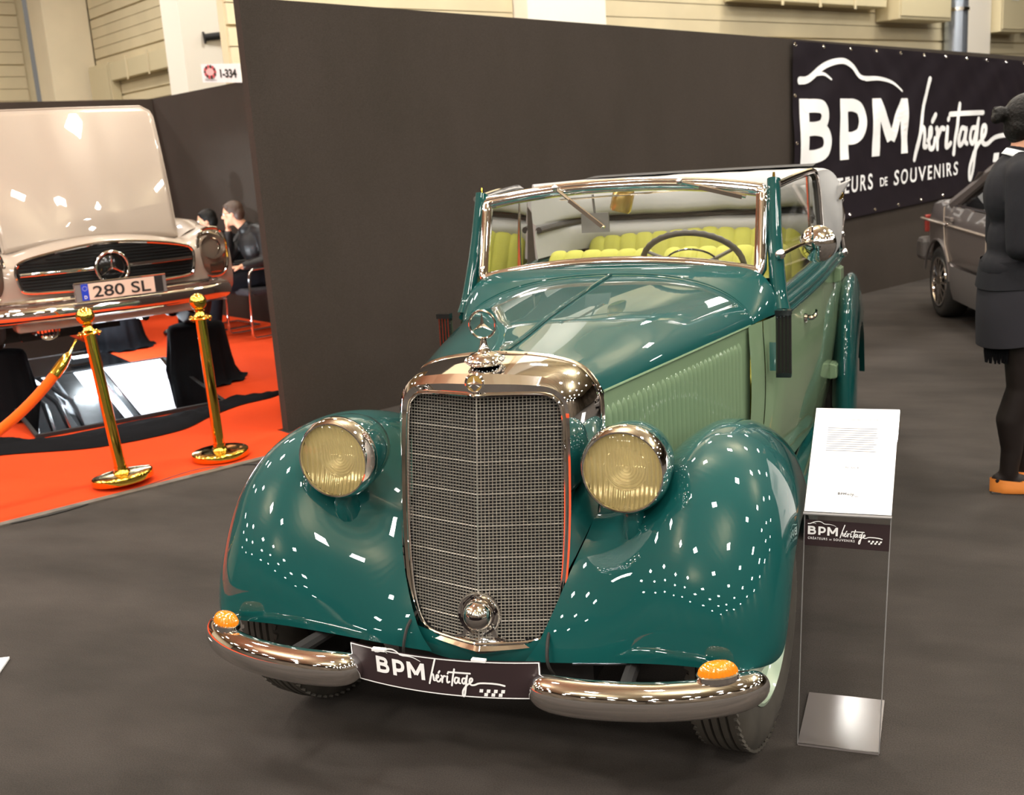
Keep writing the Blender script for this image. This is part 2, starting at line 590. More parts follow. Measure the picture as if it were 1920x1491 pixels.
struct('floor', quadbox(MB(), -25, 33, -25, 19, -0.06, 0.0), 'carpet_grey')
struct('wall_middle', quadbox(MB(), 0, 12.5, 0, 0.07, 0, 2.55, 2.165), 'wall_fabric')
struct('wall_back', quadbox(MB(), 2.225, 2.285, 0.08, 6.70, 0, 2.45), 'wall_fabric')
struct('wall_left', quadbox(MB(), -6.0, 2.22, 6.64, 6.70, 0, 2.45), 'wall_fabric')
# roof of corrugated sheet
mb = MB()
rows = []
for i in range(117):
    rows.append([tn(-25 + i * 0.5, -25, 9.2 + (0.12 if i % 2 else 0)), tn(-25 + i * 0.5, 19, 9.2 + (0.12 if i % 2 else 0))])
mb.grid(rows)
struct('ceiling', mb, 'cream_cladding')
# far hall walls, most of them behind the photographer
struct('wall_front', quadbox(MB(), -25, 33, -25.2, -25, 0, 9.3), 'hall_dim')
struct('wall_side', quadbox(MB(), -25.2, -25, -25, 19, 0, 9.3), 'hall_dim')
struct('wall_end', quadbox(MB(), 33, 33.2, -25, 19, 0, 9.3), 'hall_dim')
wA = struct('wall_far_back', quadbox(MB(), 5.45, 5.6, 10.65, 18.2, 0, 9.3), 'cream_cladding')
wB = struct('wall_far_right', quadbox(MB(), 2.45, 33, 5.06, 5.2, 0, 9.3), 'cream_cladding')
wC = struct('wall_far_left', quadbox(MB(), -25, 4.6, 18.1, 18.25, 0, 9.3), 'cream_cladding')
def planks(wall, t0, t1, n0, n1, z0, z1, h, name='plank', groups=4):
    first = None
    k = 0
    z = z0
    while z < z1:
        hh = h - (0.012 if (k + 1) % groups else 0.035)
        mb = MB()
        quadbox(mb, t0, t1, n0, n1, z, z + hh)
        mb.build(name, 'cream_cladding', wall, smooth=False)
        z += h
        k += 1
planks(wA, 5.40, 5.448, 10.68, 16.68, 2.4, 6.2, 0.19)
planks(wB, 2.46, 6.40, 5.01, 5.058, 2.2, 4.6, 0.22)
planks(wB, 7.84, 17.4, 5.01, 5.058, 2.2, 4.6, 0.22)
planks(wB, 18.42, 26.0, 5.01, 5.058, 2.2, 4.6, 0.22)
planks(wC, -8.0, 4.44, 18.05, 18.098, 3.0, 7.0, 0.24)
# white hall columns
struct('trim_1', quadbox(MB(), 4.5, 5.38, 10.6, 11.25, 0, 9.2), 'column_white')
struct('trim_2', quadbox(MB(), 4.5, 5.38, 16.7, 17.5, 0, 9.2), 'cream_paint')
struct('trim_3', quadbox(MB(), 6.42, 7.81, 4.75, 5.05, 0, 9.2), 'column_white')
struct('trim_4', quadbox(MB(), 17.46, 18.40, 4.75, 5.05, 0, 9.2), 'column_white')

# the red carpet of the neighbouring stand and its edge strip
mb = MB()
poly = [(-16, -0.41), (-0.03, -0.41), (-0.03, 0.09), (2.22, 0.09), (2.22, 6.63), (-16, 6.63)]
mb.prism([(a, b) for a, b in poly], W1, DT, DN, (0, 0, 1), 0.006)
tag(mb.build('red_carpet', 'carpet_red', smooth=False), 'bright orange-red carpet covering the floor of the neighbouring stand', 'carpet')
tag(quadbox(MB(), -16, -0.03, -0.465, -0.412, 0, 0.009).build('edge_strip', 'edge_strip', smooth=False), 'worn brown edge strip along the front of the red carpet', 'edge strip')

# black cable lying along the strip
P = [(-4.4, 0.25), (-3.12, 1.245), (-2.80, 1.80), (-2.655, 2.25), (-2.50, 2.36), (-2.36, 2.42), (-2.1, 2.32), (-1.6, 2.35), (-1.2, 2.6)]
tag(MB().tube([(p[0], p[1], 0.005) for p in catmull(P, 60)], 0.0045, 6).build('cable', 'black_rubber'), 'thin black cable lying beside the red carpet edge', 'cable')

# fittings on the hall walls behind the partitions
def fitting(name, label, cat, t0, t1, n0, n1, z0, z1, m='duct_beige', extra=None):
    r = thing(name, label, cat, tn((t0 + t1) / 2, n1, z0))
    def part(nm, a0, a1, b0, b1, c0, c1, mm=m):
        mb = MB()
        quadbox(mb, a0, a1, b0, b1, c0, c1)
        o = mb.build(nm, mm, None, smooth=False, bevel=0.01)
        o.parent = r
        o.matrix_parent_inverse = Matrix.Translation(r.location).inverted()
        return o
    part('housing', t0, t1, n0, n1, z0, z1)
    if extra:
        extra(part)
    return r
def boxlid(t0, t1, n0, z0, z1):
    def f(part):
        part('cover', t0 + 0.04, t1 - 0.04, n0 - 0.02, n0 - 0.002, z0 + 0.05, z1 - 0.05, 'duct_beige')
        part('label_plate', lerp(t0, t1, .3), lerp(t0, t1, .6), n0 - 0.026, n0 - 0.021, lerp(z0, z1, .6), lerp(z0, z1, .66), 'white_enamel')
    return f
def boxlidA(n0, n1, t0, z0, z1):
    def f(part):
        part('cover', t0 - 0.02, t0 - 0.002, n0 + 0.04, n1 - 0.04, z0 + 0.05, z1 - 0.05, 'duct_beige')
    return f
fitting('junction_box', 'beige junction box on the slatted wall left of the white column', 'junction box', 5.2, 5.39, 15.55, 16.6, 2.9, 3.75, extra=boxlidA(15.55, 16.6, 5.2, 2.9, 3.75))
def trayA(part):
    for n in (12.6, 13.6, 14.6):
        part('bracket', 5.18, 5.2, n, n + 0.06, 3.35, 3.78, 'cream_cladding')
fitting('cable_tray', 'beige cable tray running along the slatted wall to the white column', 'cable tray', 5.2, 5.38, 11.3, 15.5, 3.4, 3.72, extra=trayA)
def trayB(part):
    for t in (11.6, 12.6, 13.6):
        part('bracket', t, t + 0.06, 4.68, 4.70, 3.5, 3.95, 'cream_cladding')
fitting('cable_tray', 'beige cable tray high on the hall wall above the black banner', 'cable tray', 10.6, 14.6, 4.7, 5.0, 3.56, 3.92, extra=trayB)
fitting('junction_box', 'large beige electrical box at the end of the tray above the banner', 'junction box', 14.75, 16.5, 4.55, 5.0, 3.36, 4.3, extra=boxlid(14.75, 16.5, 4.55, 3.36, 4.3))
fitting('junction_box', 'beige electrical box right of the steel pipe and column', 'junction box', 18.5, 19.6, 4.6, 5.0, 3.22, 4.2, extra=boxlid(18.5, 19.6, 4.6, 3.22, 4.2))
# steel down pipe
r = thing('steel_pipe', 'tall bluish steel pipe standing against the white column at upper right', 'pipe', tn(17.12, 4.78, 0))
MB().cyl((0, 0, 0), (0, 0, 9.0), 0.21, n=20).build('tube', 'steel_pipe', r)
for z in (2.6, 3.6, 6.0):
    MB().lathe([(0.21, -0.03), (0.235, -0.03), (0.235, 0.03), (0.21, 0.03)], (0, 0, z), n=20).build('clamp', 'dull_chrome', r)
# black floodlight
r = thing('floodlight', 'small black floodlight on the hall wall at the top right corner', 'floodlight', tn(20.25, 4.72, 3.3))
A_ = math.atan2(DT.y, DT.x)
r.rotation_euler = (0, 0, A_)
MB().box((0, -0.05, 0.2), (0.55, 0.22, 0.34)).build('lamp_head', 'black_matte', r, smooth=False, bevel=0.02)
MB().box((0, 0.16, 0.22), (0.10, 0.26, 0.08)).build('bracket', 'black_matte', r, smooth=False)
for k in range(4):
    MB().box((-0.2 + 0.13 * k, -0.18, 0.2), (0.03, 0.05, 0.32)).build('cooling_fin', 'black_matte', r, smooth=False)
# dark pipe stub on the side of the first column
r = thing('pipe_stub', 'short dark pipe sticking out of the side of the cream column', 'pipe', tn(4.95, 10.6, 3.62))
r.rotation_euler = (0, 0, A_)
MB().cyl((-0.1, 0.0, 0), (0.42, -0.10, 0.06), 0.055, n=14).build('tube', 'black_matte', r)
MB().lathe([(0.056, 0), (0.09, 0), (0.09, 0.02), (0.056, 0.02)], (-0.1, 0.0, 0), (1, -0.2, 0.1), n=14).build('flange', 'black_matte', r)

# stand number board on top of the booth wall
r = thing('stand_number_sign', 'white stand number card reading 1-334 on the booth wall top', 'sign', tn(2.22, 4.38, 2.44))
mb = MB()
SW = 0.87
def sgn(u, v, h=0.0):
    # u from left (n large) to right; the card leans a little with the wall top
    return tn(2.215 - h, 4.385 + SW * (1 - u), 2.437 + 0.078 * (1 - u) + v * 0.185) - r.location
mb.add([sgn(0, 0), sgn(1, 0), sgn(1, 1), sgn(0, 1), sgn(0, 0, -0.006), sgn(1, 0, -0.006), sgn(1, 1, -0.006), sgn(0, 1, -0.006)],
       [(0, 1, 2, 3), (7, 6, 5, 4), (0, 4, 5, 1), (1, 5, 6, 2), (2, 6, 7, 3), (3, 7, 4, 0)])
mb.build('card', 'paper_white', r, smooth=False)
mb = MB()
put_text(mb, '1-334', lambda u, v: sgn(u / 4.7, v, 0.004), 2.32, 0.28, 0.44, 1.95, 0.035, 0.95)
mb.build('lettering', 'black_matte', r, smooth=False, weld=False)
mb = MB()
for k in range(14):
    a = 2 * PI * k / 14
    mb.m(k % 2)
    cx, cy = 0.235 + 0.135 * math.cos(a) , 0.57 + 0.29 * math.sin(a)
    mb.add([sgn(cx + 0.032 * math.cos(b), cy + 0.11 * math.sin(b), 0.004) for b in [2 * PI * j / 8 for j in range(8)]], [tuple(range(8))])
mb.m(2).add([sgn(0.235 + 0.105 * math.cos(b), 0.57 + 0.23 * math.sin(b), 0.0038) for b in [2 * PI * j / 18 for j in range(18)]], [tuple(range(18))])
mb.build('round_emblem', ['badge_red', 'plate_brown', 'badge_pink'], r, smooth=False, weld=False)
mb = MB()
for k in range(2):
    y = 0.10 + k * 0.07
    mb.add([sgn(0.08, y, .004), sgn(0.39 - .05 * k, y, .004), sgn(0.39 - .05 * k, y + .03, .004), sgn(0.08, y + .03, .004)], [(0, 1, 2, 3)])
mb.build('small_print', 'pale_ink', r, smooth=False, weld=False)

# ---------------------------------------------------------------- banner
r = thing('banner', 'black vinyl banner with white lettering and eyelets hung on the brown wall', 'banner', tn(5.204, 0, 0.74))
BT0, BT1 = 5.204, 10.9
def ban(u, v, h=0.0):
    # u metres along the wall from the left edge, v 0..1.634 up
    t = BT0 + u
    zb = 0.738 + 0.030 * u
    zt = 2.372 - 0.039 * u
    wr = 0.016 * noise.noise(Vector((u * 2.2 + v * 1.3, v * 1.2, 3.1))) + 0.011 * noise.noise(Vector((u * 5.0 + v * 3.5, v * 1.6, 7.7))) + 0.011 * noise.noise(Vector((u * 3.0 - v * 3.0, v * 0.8, 1.7)))
    fall = min(1, v * 6, (1.634 - v) * 6)
    return tn(t, -0.034 - wr * fall - h, zb + (zt - zb) * v / 1.634) - r.location
rows = [[ban(5.696 * i / 150, 1.634 * j / 44) for i in range(151)] for j in range(45)]
MB().grid(rows).build('sheet', 'banner_black', r, solid=0.0)
S = 0.572
def banl(u, v, e=0.0):
    return ban(0.085 + u * S, 0.572 + v * S, 0.006 + e)
def ban_part(nm, b_):
    b_.build(nm, 'white_print', r, smooth=False, weld=False)
    return MB()
logo(MB(), banl, slogan=True, part=ban_part)
mb = MB().lathe([(0.008, 0.0), (0.010, 0.004), (0.016, 0.005), (0.018, 0.0)], (0, 0, 0), -DN, n=10)
eye = mb.build('eyelet', 'chrome', r)
first = True
spots = [(0.03 + 0.43 * k, 1.60) for k in range(13)] + [(0.03 + 0.43 * k, 0.035) for k in range(13)] + [(0.03, 0.35), (0.03, 0.76), (0.03, 1.17)]
for u, v in spots:
    p = ban(u, v, 0.004)
    if first:
        eye.location = p
        first = False
    else:
        inst(eye, parent=r, loc=p)

# leaflet lying on the grey carpet at the left edge
r = thing('leaflet', 'white paper leaflet lying flat on the grey carpet at the left', 'leaflet', (-1.88, 0.06, 0.0), R_(28))
MB().box((-0.06, 0.0, 0.006), (0.21, 0.15, 0.008)).build('sheets', 'paper_white', r, smooth=False)
MB().box((0.0, 0.035, 0.0105), (0.05, 0.012, 0.0008)).build('yellow_print', 'yellow_ink', r, smooth=False)
# ================================================================ GREEN CABRIOLET (x = image right, y = towards its tail, z up)
car = thing('vintage_cabriolet', 'dark and pale green vintage cabriolet with a chrome mesh grille and folded top', 'car')
NW = 'dark_green_paint'
PG = 'pale_green_paint'
def whood(y):
    return 0.2340 + 0.2434 * y
def hood_z(u, zc, p=2.5, q=0.60, ze=0.975):
    return ze + (zc - ze) * max(0.0, 1 - abs(u) ** p) ** q

# ---- front fenders: crest line (y, z), inner seam (x, y, z), outer rim (y, z), outer half width
SP = [(-0.200, .420), (-0.199, .455), (-0.184, .53), (-0.150, .615), (-0.095, .70), (-0.015, .785), (0.10, .845), (0.26, .865), (0.45, .845), (0.72, .765), (1.0, .645), (1.25, .52), (1.48, .40), (1.66, .30)]
INN = [(.13, -.100, .335), (.165, -.090, .385), (.20, -.06, .46), (.235, -.01, .55), (.262, .05, .62), (.275, .10, .66), (.285, .20, .675), (.30, .34, .68), (.325, .50, .67), (.375, .74, .62), (.43, 1.0, .54), (.49, 1.22, .46), (.53, 1.45, .37), (.545, 1.66, .285)]
EDG = [(-0.190, .420), (-0.155, .415), (-0.115, .415), (-0.08, .435), (-0.03, .50), (.03, .57), (.12, .615), (.26, .635), (.40, .60), (.52, .53), (.62, .43), (.85, .34), (1.25, .30), (1.66, .28)]
OW = [.125, .160, .186, .200, .206, .208, .209, .209, .208, .204, .20, .19, .17, .15]
def fender_grid(CX=0.575):
    n = 64
    S = catmull(SP, n)
    I = catmull(INN, n)
    E = catmull(EDG, n)
    W = catmull([(a, 0) for a in OW], n)
    rows = []
    for k in range(n):
        s, i, e, w_ = S[k], I[k], E[k], W[k][0]
        r = []
        for a in range(25):
            t = 1 - a / 24.0           # inner seam (t=1) to crest (t=0)
            b = t * t * (3 - 2 * t) * 0.75 + 0.25 * t * t
            r.append((lerp(CX, i[0], t), lerp(s[0], i[1], b), lerp(s[1], i[2], b)))
        for a in range(1, 21):
            ph = a / 20.0 * PI / 2
            c = 1 - math.cos(ph) ** 1.05
            r.append((CX + w_ * math.sin(ph) ** 0.92, lerp(s[0], e[0], c), lerp(s[1], e[1], c)))
        # rolled under lip
        r.append((CX + w_ - 0.012, e[0] + 0.012, e[1] + 0.004))
        r.append((CX + w_ - 0.05, e[0] + 0.03, e[1] + 0.01))
        rows.append(r)
    return rows
g = fender_grid()
MB().grid(g).build('front_fender', NW, car, angle=60)
MB().grid(g).mirror_x().build('front_fender', NW, car, angle=60)
# black sheets inside the fenders, standing in for the shade of the wheel wells
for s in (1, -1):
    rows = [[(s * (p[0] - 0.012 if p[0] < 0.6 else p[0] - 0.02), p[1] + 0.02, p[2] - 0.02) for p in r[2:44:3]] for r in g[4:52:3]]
    MB().grid(rows).build('wheel_well_shade', 'black_matte', car)

# ---- radiator shell
GI = [(0, 1.004), (.10, 1.002), (.17, .998), (.199, .984), (.214, .955), (.220, .86), (.222, .71), (.217, .575), (.204, .466), (.18, .398), (.146, .374), (.06, .368), (0, .368)]
GF = [(0, 1.058), (.10, 1.050), (.19, 1.034), (.232, 1.004), (.247, .955), (.249, .86), (.249, .71), (.243, .57), (.228, .455), (.198, .375), (.15, .350), (.06, .340), (0, .338)]
GR = [(0, 1.074), (.11, 1.067), (.205, 1.047), (.252, 1.012), (.277, .958), (.281, .86), (.281, .71), (.270, .58), (.246, .465), (.207, .375), (.155, .335), (.06, .318), (0, .312)]
def gy(x, z):
    return -0.075 + 0.167 * (z - 0.445) + 0.28 * abs(x)
def loop(outline, yf):
    h = catmull(outline, 60)
    pts = [(p[0], yf(p[0], p[1]), p[1]) for p in h]
    return pts + [(-p[0], p[1], p[2]) for p in pts[-2:0:-1]]
def ry(x, z):
    k = min(1, max(0, (z - 0.32) / 0.45))
    return gy(0.0, z) + 0.06 + 0.13 * k + 0.02 * abs(x)
A0 = loop(GI, lambda x, z: gy(x, z) + 0.012)
A1 = loop(GI, lambda x, z: gy(x, z) - 0.006)
A2 = loop([(a[0] * .45 + b[0] * .55, a[1] * .45 + b[1] * .55) for a, b in zip(GI, GF)], lambda x, z: gy(x, z) - 0.016)
A3 = loop(GF, lambda x, z: gy(x, z) - 0.002)
A4 = loop([(a[0] * .4 + b[0] * .6, a[1] * .4 + b[1] * .6) for a, b in zip(GF, GR)], lambda x, z: lerp(gy(x, z), ry(x, z), .38))
A5 = loop(GR, lambda x, z: lerp(gy(x, z), ry(x, z), .72))
A6 = loop(GR, ry)
mb = MB().grid([A0, A1, A2, A3, A4, A5, A6], closed_u=True)
shell = mb.build('grille_shell', 'chrome', car, angle=35)
# inner bead around the wire mesh and the rear chrome bead
MB().tube([(p[0], p[1] - 0.004, p[2]) for p in A1], 0.0045, 8, closed=True).build('bead', 'chrome', shell)
MB().tube([(p[0] * 1.006, p[1], p[2]) for p in A6], 0.0055, 8, closed=True).build('bead', 'chrome', shell)
# wire mesh
def hw(z):
    zs = [p[1] for p in GI[1:-1]][::-1]
    xs = [p[0] for p in GI[1:-1]][::-1]
    if z <= .369 or z >= 1.0:
        return 0.0
    return interp(zs, xs, z)
mb = MB()
def wire(pts, r):
    rows = []
    for p in pts:
        rows.append([(p[0] - r[0], p[1], p[2] - r[1]), (p[0] + r[0], p[1], p[2] - r[1]), (p[0] + r[0], p[1], p[2] + r[1]), (p[0] - r[0], p[1], p[2] + r[1])])
    return rows
nx = 23
for i in range(-nx, nx + 1):
    x = i * 0.00955
    zz = [z for z in np.linspace(.37, 1.0, 316) if hw(z) > abs(x)]
    if len(zz) < 2:
        continue
    z0, z1 = zz[0], zz[-1]
    r = 0.0024 if i == 0 else 0.0013
    y = lambda z: gy(x, z)
    a = [(x - r, y(z0) + .002, z0), (x, y(z0) - .0015, z0), (x + r, y(z0) + .002, z0)]
    b = [(x - r, y(z1) + .002, z1), (x, y(z1) - .0015, z1), (x + r, y(z1) + .002, z1)]
    mb.add(a + b, [(0, 1, 4, 3), (1, 2, 5, 4)])
zrows = np.arange(0.372, 0.999, 0.0082)
for k, z in enumerate(zrows):
    h = hw(z)
    if h <= 0.01:
        continue
    r = 0.0022 if k % 10 == 6 else 0.0014
    vs = []
    for x in (-h, 0, h):
        yy = gy(x, z)
        vs += [(x, yy + .003, z - r), (x, yy - .0008, z), (x, yy + .003, z + r)]
    mb.add(vs, [(0, 3, 4, 1), (1, 4, 5, 2), (3, 6, 7, 4), (4, 7, 8, 5)])
mat('grille_wire', (0.56, 0.53, 0.48), 0.3, 0.8)
mb.build('grille_wire', 'grille_wire', car, smooth=False, weld=False, kind='stuff')
# radiator core behind it
core = catmull(GI, 40)
pts = [(p[0] * .99, p[1]) for p in core] + [(-p[0] * .99, p[1]) for p in core[-2:0:-1]]
MB().add([(x, gy(x, z) + 0.02, z) for x, z in pts], [tuple(range(len(pts)))]).build('radiator_core', 'black_matte', car, smooth=False)
# round chrome dome in the lower mesh
mb = MB().lathe([(.058, .0), (.060, .010), (.056, .018), (.050, .016), (.047, .008), (.044, .010), (.040, .028), (.030, .044), (.016, .053), (0.0, .056)], (0, -.060, .440), (0, -1, .05), 28)
dome = mb.build('horn_dome', 'chrome', car)
mb = MB()
mb.prism([(-.075, -.0), (-.05, .008), (-.045, .03), (.045, .03), (.05, .008), (.075, .0), (.03, -.02), (0, -.045), (-.03, -.02)], (0, -.075, .375), (1, 0, 0), (0, 0, 1), (0, 1, 0), .01)
mb.build('dome_bracket', 'chrome', dome, smooth=False, bevel=.003)
# enamel badge on the shell
mb = MB().lathe([(.026, 0), (.027, .005), (.0225, .007), (.0205, .005)], (0, .018, 1.034), (0, -1, .12), 24)
badge = mb.build('shell_badge', 'chrome', car)
MB().lathe([(.0207, .0045), (0, .006)], (0, .018, 1.034), (0, -1, .12), 24).build('enamel_disc', 'gold_enamel', badge)
def star(mb, c, R, ex, ey, ez, r0=.16, h=.006, rot=0):
    c, ex, ey, ez = Vector(c), Vector(ex), Vector(ey), Vector(ez)
    P = []
    for k in range(6):
        a = PI / 2 + rot + k * PI / 3
        r = R if k % 2 == 0 else R * r0
        P.append(c + ex * r * math.cos(a) + ey * r * math.sin(a))
    mb.add([c + ez * h] + P + [c - ez * h], [(0, 1 + k, 1 + (k + 1) % 6) for k in range(6)] + [(7, 1 + (k + 1) % 6, 1 + k) for k in range(6)])
mb = MB()
star(mb, (0, .011, 1.034), .0185, (1, 0, 0), (0, 0, 1), (0, -1, .12), .2, .003)
mb.build('badge_star', 'white_enamel', badge, smooth=False)
# filler cap and star mascot
mb = MB().lathe([(.040, .0), (.048, .006), (.050, .014), (.046, .022), (.036, .030), (.018, .036), (.014, .044), (.010, .055), (.0085, .066)], (0, .095, 1.066), (0, 0, 1), 28, cap0=True)
cap = mb.build('filler_cap', 'chrome', car)
mb = MB()
for k in range(12):
    a = 2 * PI * k / 12
    mb.sphere((.048 * math.cos(a), .095 + .048 * math.sin(a), 1.080), .0065, 8, 5)
mb.build('cap_knurl', 'chrome', cap)
mb = MB()
cz = 1.172
ring = [(.036 * math.cos(2 * PI * k / 40), .095, cz + .036 * math.sin(2 * PI * k / 40)) for k in range(40)]
mb.tube(ring, .0032, 8, closed=True)
mb.cyl((0, .095, 1.128), (0, .095, cz - .034), .006, .004, 10)
st = mb.build('star_mascot', 'chrome', car)
mb = MB()
star(mb, (0, .095, cz), .0345, (1, 0, 0), (0, 0, 1), (0, -1, 0), .17, .006)
mb.build('star', 'chrome', st, smooth=False)

# ---- hood
def hood_rows(n=40, k=41):
    rows = []
    for i in range(n + 1):
        t = i / n
        r = []
        for j in range(k):
            a = -PI / 2 + PI * j / (k - 1)
            u = math.sin(a)
            yend = 1.38 - 0.16 * u * u
            ys = ry(.27 * abs(u), 1.072 - .1 * u ** 4) + 0.001
            y = lerp(ys, yend, t)
            zc = 1.073 + (1.133 - 1.073) * (1 - (1 - t) ** 1.3)
            zs = interp([0, .11, .205, .252, .2715], [1.074, 1.067, 1.047, 1.012, .974], abs(u) * .2715) - .002
            bl = max(0, 1 - t / .35) ** 1.5
            r.append((whood(y) * u * (1 - .004 * bl), y, lerp(hood_z(u, zc), zs, bl)))
        rows.append(r)
    return rows
H = hood_rows()
hood = MB().grid(H).build('hood', NW, car, angle=60)
MB().tube([(0, H[i][20][1], H[i][20][2] + .004) for i in range(0, 41)], .0065, 8).build('hinge_strip', NW, hood)
for s in (1, -1):
    MB().tube([(s * (whood(y) + .002), y, .974) for y in np.linspace(.208, 1.2, 20)], .004, 6).build('edge_bead', PG, hood)
# hood sides with louvres
def hs(y, z, s=1, off=0.0):
    return (s * (whood(y) + off - 0.02 * max(0, (.975 - z)) ), y, z)
for s in (1, -1):
    rows = [[hs(y, z, s) for y in np.linspace(ry(.28, z) + .001, 1.205, 24)] for z in (.975, .9, .8, .7, .6, .5, .42)]
    side = MB().grid(rows).build('hood_side', PG, car)
    if s == 1:
        mb = MB()
        L = 0.272
        prof = []
        for (zz, hh) in ((0, 0), (.010, .012), (.03, .017), (L - .042, .017), (L - .024, .016), (L - .010, .010), (L, 0)):
            wv = .0125 if 0.01 <= zz < L - .02 else .007
            if zz in (0, L):
                prof.append([(0, 0, zz)] * 4)
            else:
                prof.append([(0.0, -wv * .8, zz), (hh * .55, -wv * .45, zz), (hh, wv * .35, zz), (0.0, wv * .8, zz)])
        mb.grid(prof)
        lou = mb.build('louvre', PG, side, angle=30)
        a = math.atan(-0.2434)
        for k in range(31):
            y = .225 + k * .0292
            o = lou if k == 0 else inst(lou, parent=side)
            p = hs(y, .667 + .0 * k, s, .0)
            o.location = (p[0] - .001, p[1], p[2])
            o.rotation_euler = (0, 0, a)
# ---- cowl
def cowl_rows():
    rows = []
    K = 41
    for i in range(9):
        t = i / 8
        r = []
        for j in range(K):
            a = -PI / 2 + PI * j / (K - 1)
            u = math.sin(a)
            yh = 1.38 - .16 * u * u
            h = (whood(yh) * u, yh + .004, hood_z(u, 1.133))
            wz = .985 + (1.162 - .985) * max(0, 1 - abs(u) ** 9) ** .6
            w_ = (.602 * u, 1.470 - .02 * u * u - .06 * u ** 8, wz)
            bump = .006 * math.sin(PI * t)
            r.append((lerp(h[0], w_[0], t ** .8), lerp(h[1], w_[1], t), lerp(h[2], w_[2], t) + bump))
        rows.append(r)
    return rows
Cw = cowl_rows()
cowl = MB().grid(Cw).build('cowl', NW, car, angle=60)
MB().tube([(p[0], p[1] + .01, p[2] + .004) for p in Cw[0]], .0045, 6).build('seam_bead', NW, cowl)

# ---- body side, doors
XB = ([1.15, 1.22, 1.32, 1.42, 1.8, 2.2, 2.62, 2.9, 3.2, 3.6, 3.9, 4.15, 4.35], [.522, .545, .585, .606, .648, .684, .710, .716, .70, .63, .52, .38, .18])
ZB = ([1.15, 1.5, 2.0, 2.6, 3.2, 4.0, 4.35], [.978, .984, 1.0, 1.022, 1.03, .98, .90])
def side_pt(y, t, s):
    x = interp(XB[0], XB[1], y)
    zb = interp(ZB[0], ZB[1], y)
    z = lerp(.33, zb, t)
    prof = -.055 * (1 - t) ** 2 + .016 * math.sin(PI * min(1, t * 1.05))
    return (s * (x + prof), y, z)
def panel(y0, y1, s, n=20, k=14):
    return [[side_pt(y, t, s) for y in np.linspace(y0, y1, n)] for t in np.linspace(0, 1, k)]
for s in (1, -1):
    MB().grid(panel(1.165, 1.258, s, 10)).build('cowl_side', PG, car)
    door = MB().grid(panel(1.264, 2.55, s, 36)).build('door', PG, car)
    MB().grid([[(s * (interp(XB[0], XB[1], y) - .045), y, z) for y in np.linspace(1.3, 2.55, 8)] for z in (.4, .7, .99)]).build('door_lining', 'yellow_upholstery', door)
    # seam edge
    MB().grid([[(side_pt(1.261, t, s)[0] - s * .006, 1.258 + d, side_pt(1.26, t, s)[2]) for d in (0, .008)] for t in np.linspace(0, 1, 14)]).build('shut_line', 'black_matte', door)
    if s == 1:
        # handle: chrome lever with a rose
        mb = MB()
        q = Vector(side_pt(1.80, .86, 1))
        mb.lathe([(.0, .012), (.016, .010), (.018, 0)], q, (1, 0, 0), 14)
        P = catmull([q + Vector(a) for a in ((.0, 0, 0), (.030, 0, .002), (.038, .03, .010), (.036, .065, .006), (.034, .095, .014), (.032, .11, .004))], 16)
        mb.tube(P, [.011, .011, .010, .010, .009, .009, .009, .008, .008, .008, .007, .007, .006, .006, .005, .004], 8)
        mb.build('door_handle', 'chrome', door)
        for yy, t in ((2.57, .93), (2.55, .30)):
            q = Vector(side_pt(yy, t, 1))
            mb = MB().box((0, 0, 0), (.045, .085, .068))
            mb.add([(.0, -.045, -.036), (.030, -.045, -.028), (.030, -.045, .028), (0, -.045, .036), (.0, .045, -.036), (.030, .045, -.028), (.030, .045, .028), (0, .045, .036)], [(0, 1, 2, 3), (7, 6, 5, 4), (0, 4, 5, 1), (1, 5, 6, 2), (2, 6, 7, 3)])
            h = mb.build('hinge', PG, door, smooth=False, bevel=.004)
            h.location = q + Vector((.008, 0, 0))
            h.rotation_euler = (0, 0, -.08)
    q0 = 2.556
    MB().grid(panel(q0, 4.35, s, 40)).build('rear_quarter', PG, car)
# dark belt rail with two ribs along the door tops
for s in (1, -1):
    mb = MB()
    for (dx, dz, r) in ((-.035, .038, .028), (.000, .020, .020), (.014, -.002, .011)):
        P = [(s * (interp(XB[0], XB[1], y) + dx), y, interp(ZB[0], ZB[1], y) + dz) for y in np.linspace(1.40, 4.1, 50)]
        mb.tube(P, r, 10)
    mb.build('belt_rail', NW, car)
# tail deck, floor, chassis
rows = []
for y in np.linspace(3.35, 4.36, 14):
    x = interp(XB[0], XB[1], y)
    zb = interp(ZB[0], ZB[1], y)
    rows.append([(x * u, y, zb + .05 * (1 - u * u)) for u in np.linspace(-1, 1, 13)])
MB().grid(rows).build('tail_deck', PG, car)
MB().grid([[(.60 * u, y, .36) for u in (-1, 1)] for y in (1.2, 4.1)]).build('cabin_floor', 'black_matte', car)
mb = MB().box((0, 2.0, .30), (.56, 4.0, .12)).box((0, .62, .56), (.44, .95, .44)).box((0, 1.3, .62), (1.0, .05, .6))
mb.build('chassis', 'black_matte', car, smooth=False)
mb = MB()
for z in (.27, .43):
    P = catmull([(-.60, .22, .33), (-.3, .16, z), (0, .14, z), (.3, .16, z), (.60, .22, .33)], 24)
    mb.tube(P, .022, 8)
mb.build('front_axle', 'black_gloss', car)
for s in (1, -1):
    MB().tube(catmull([(s * .56, .1, .40), (s * .42, -.02, .335), (s * .25, -.08, .335)], 14), .006, 6).build('brake_hose', 'steel_pipe', car)
    MB().cyl((s * .40, .05, .31), (s * .34, .02, .44), .010, n=8).build('damper_link', 'steel_pipe', car)
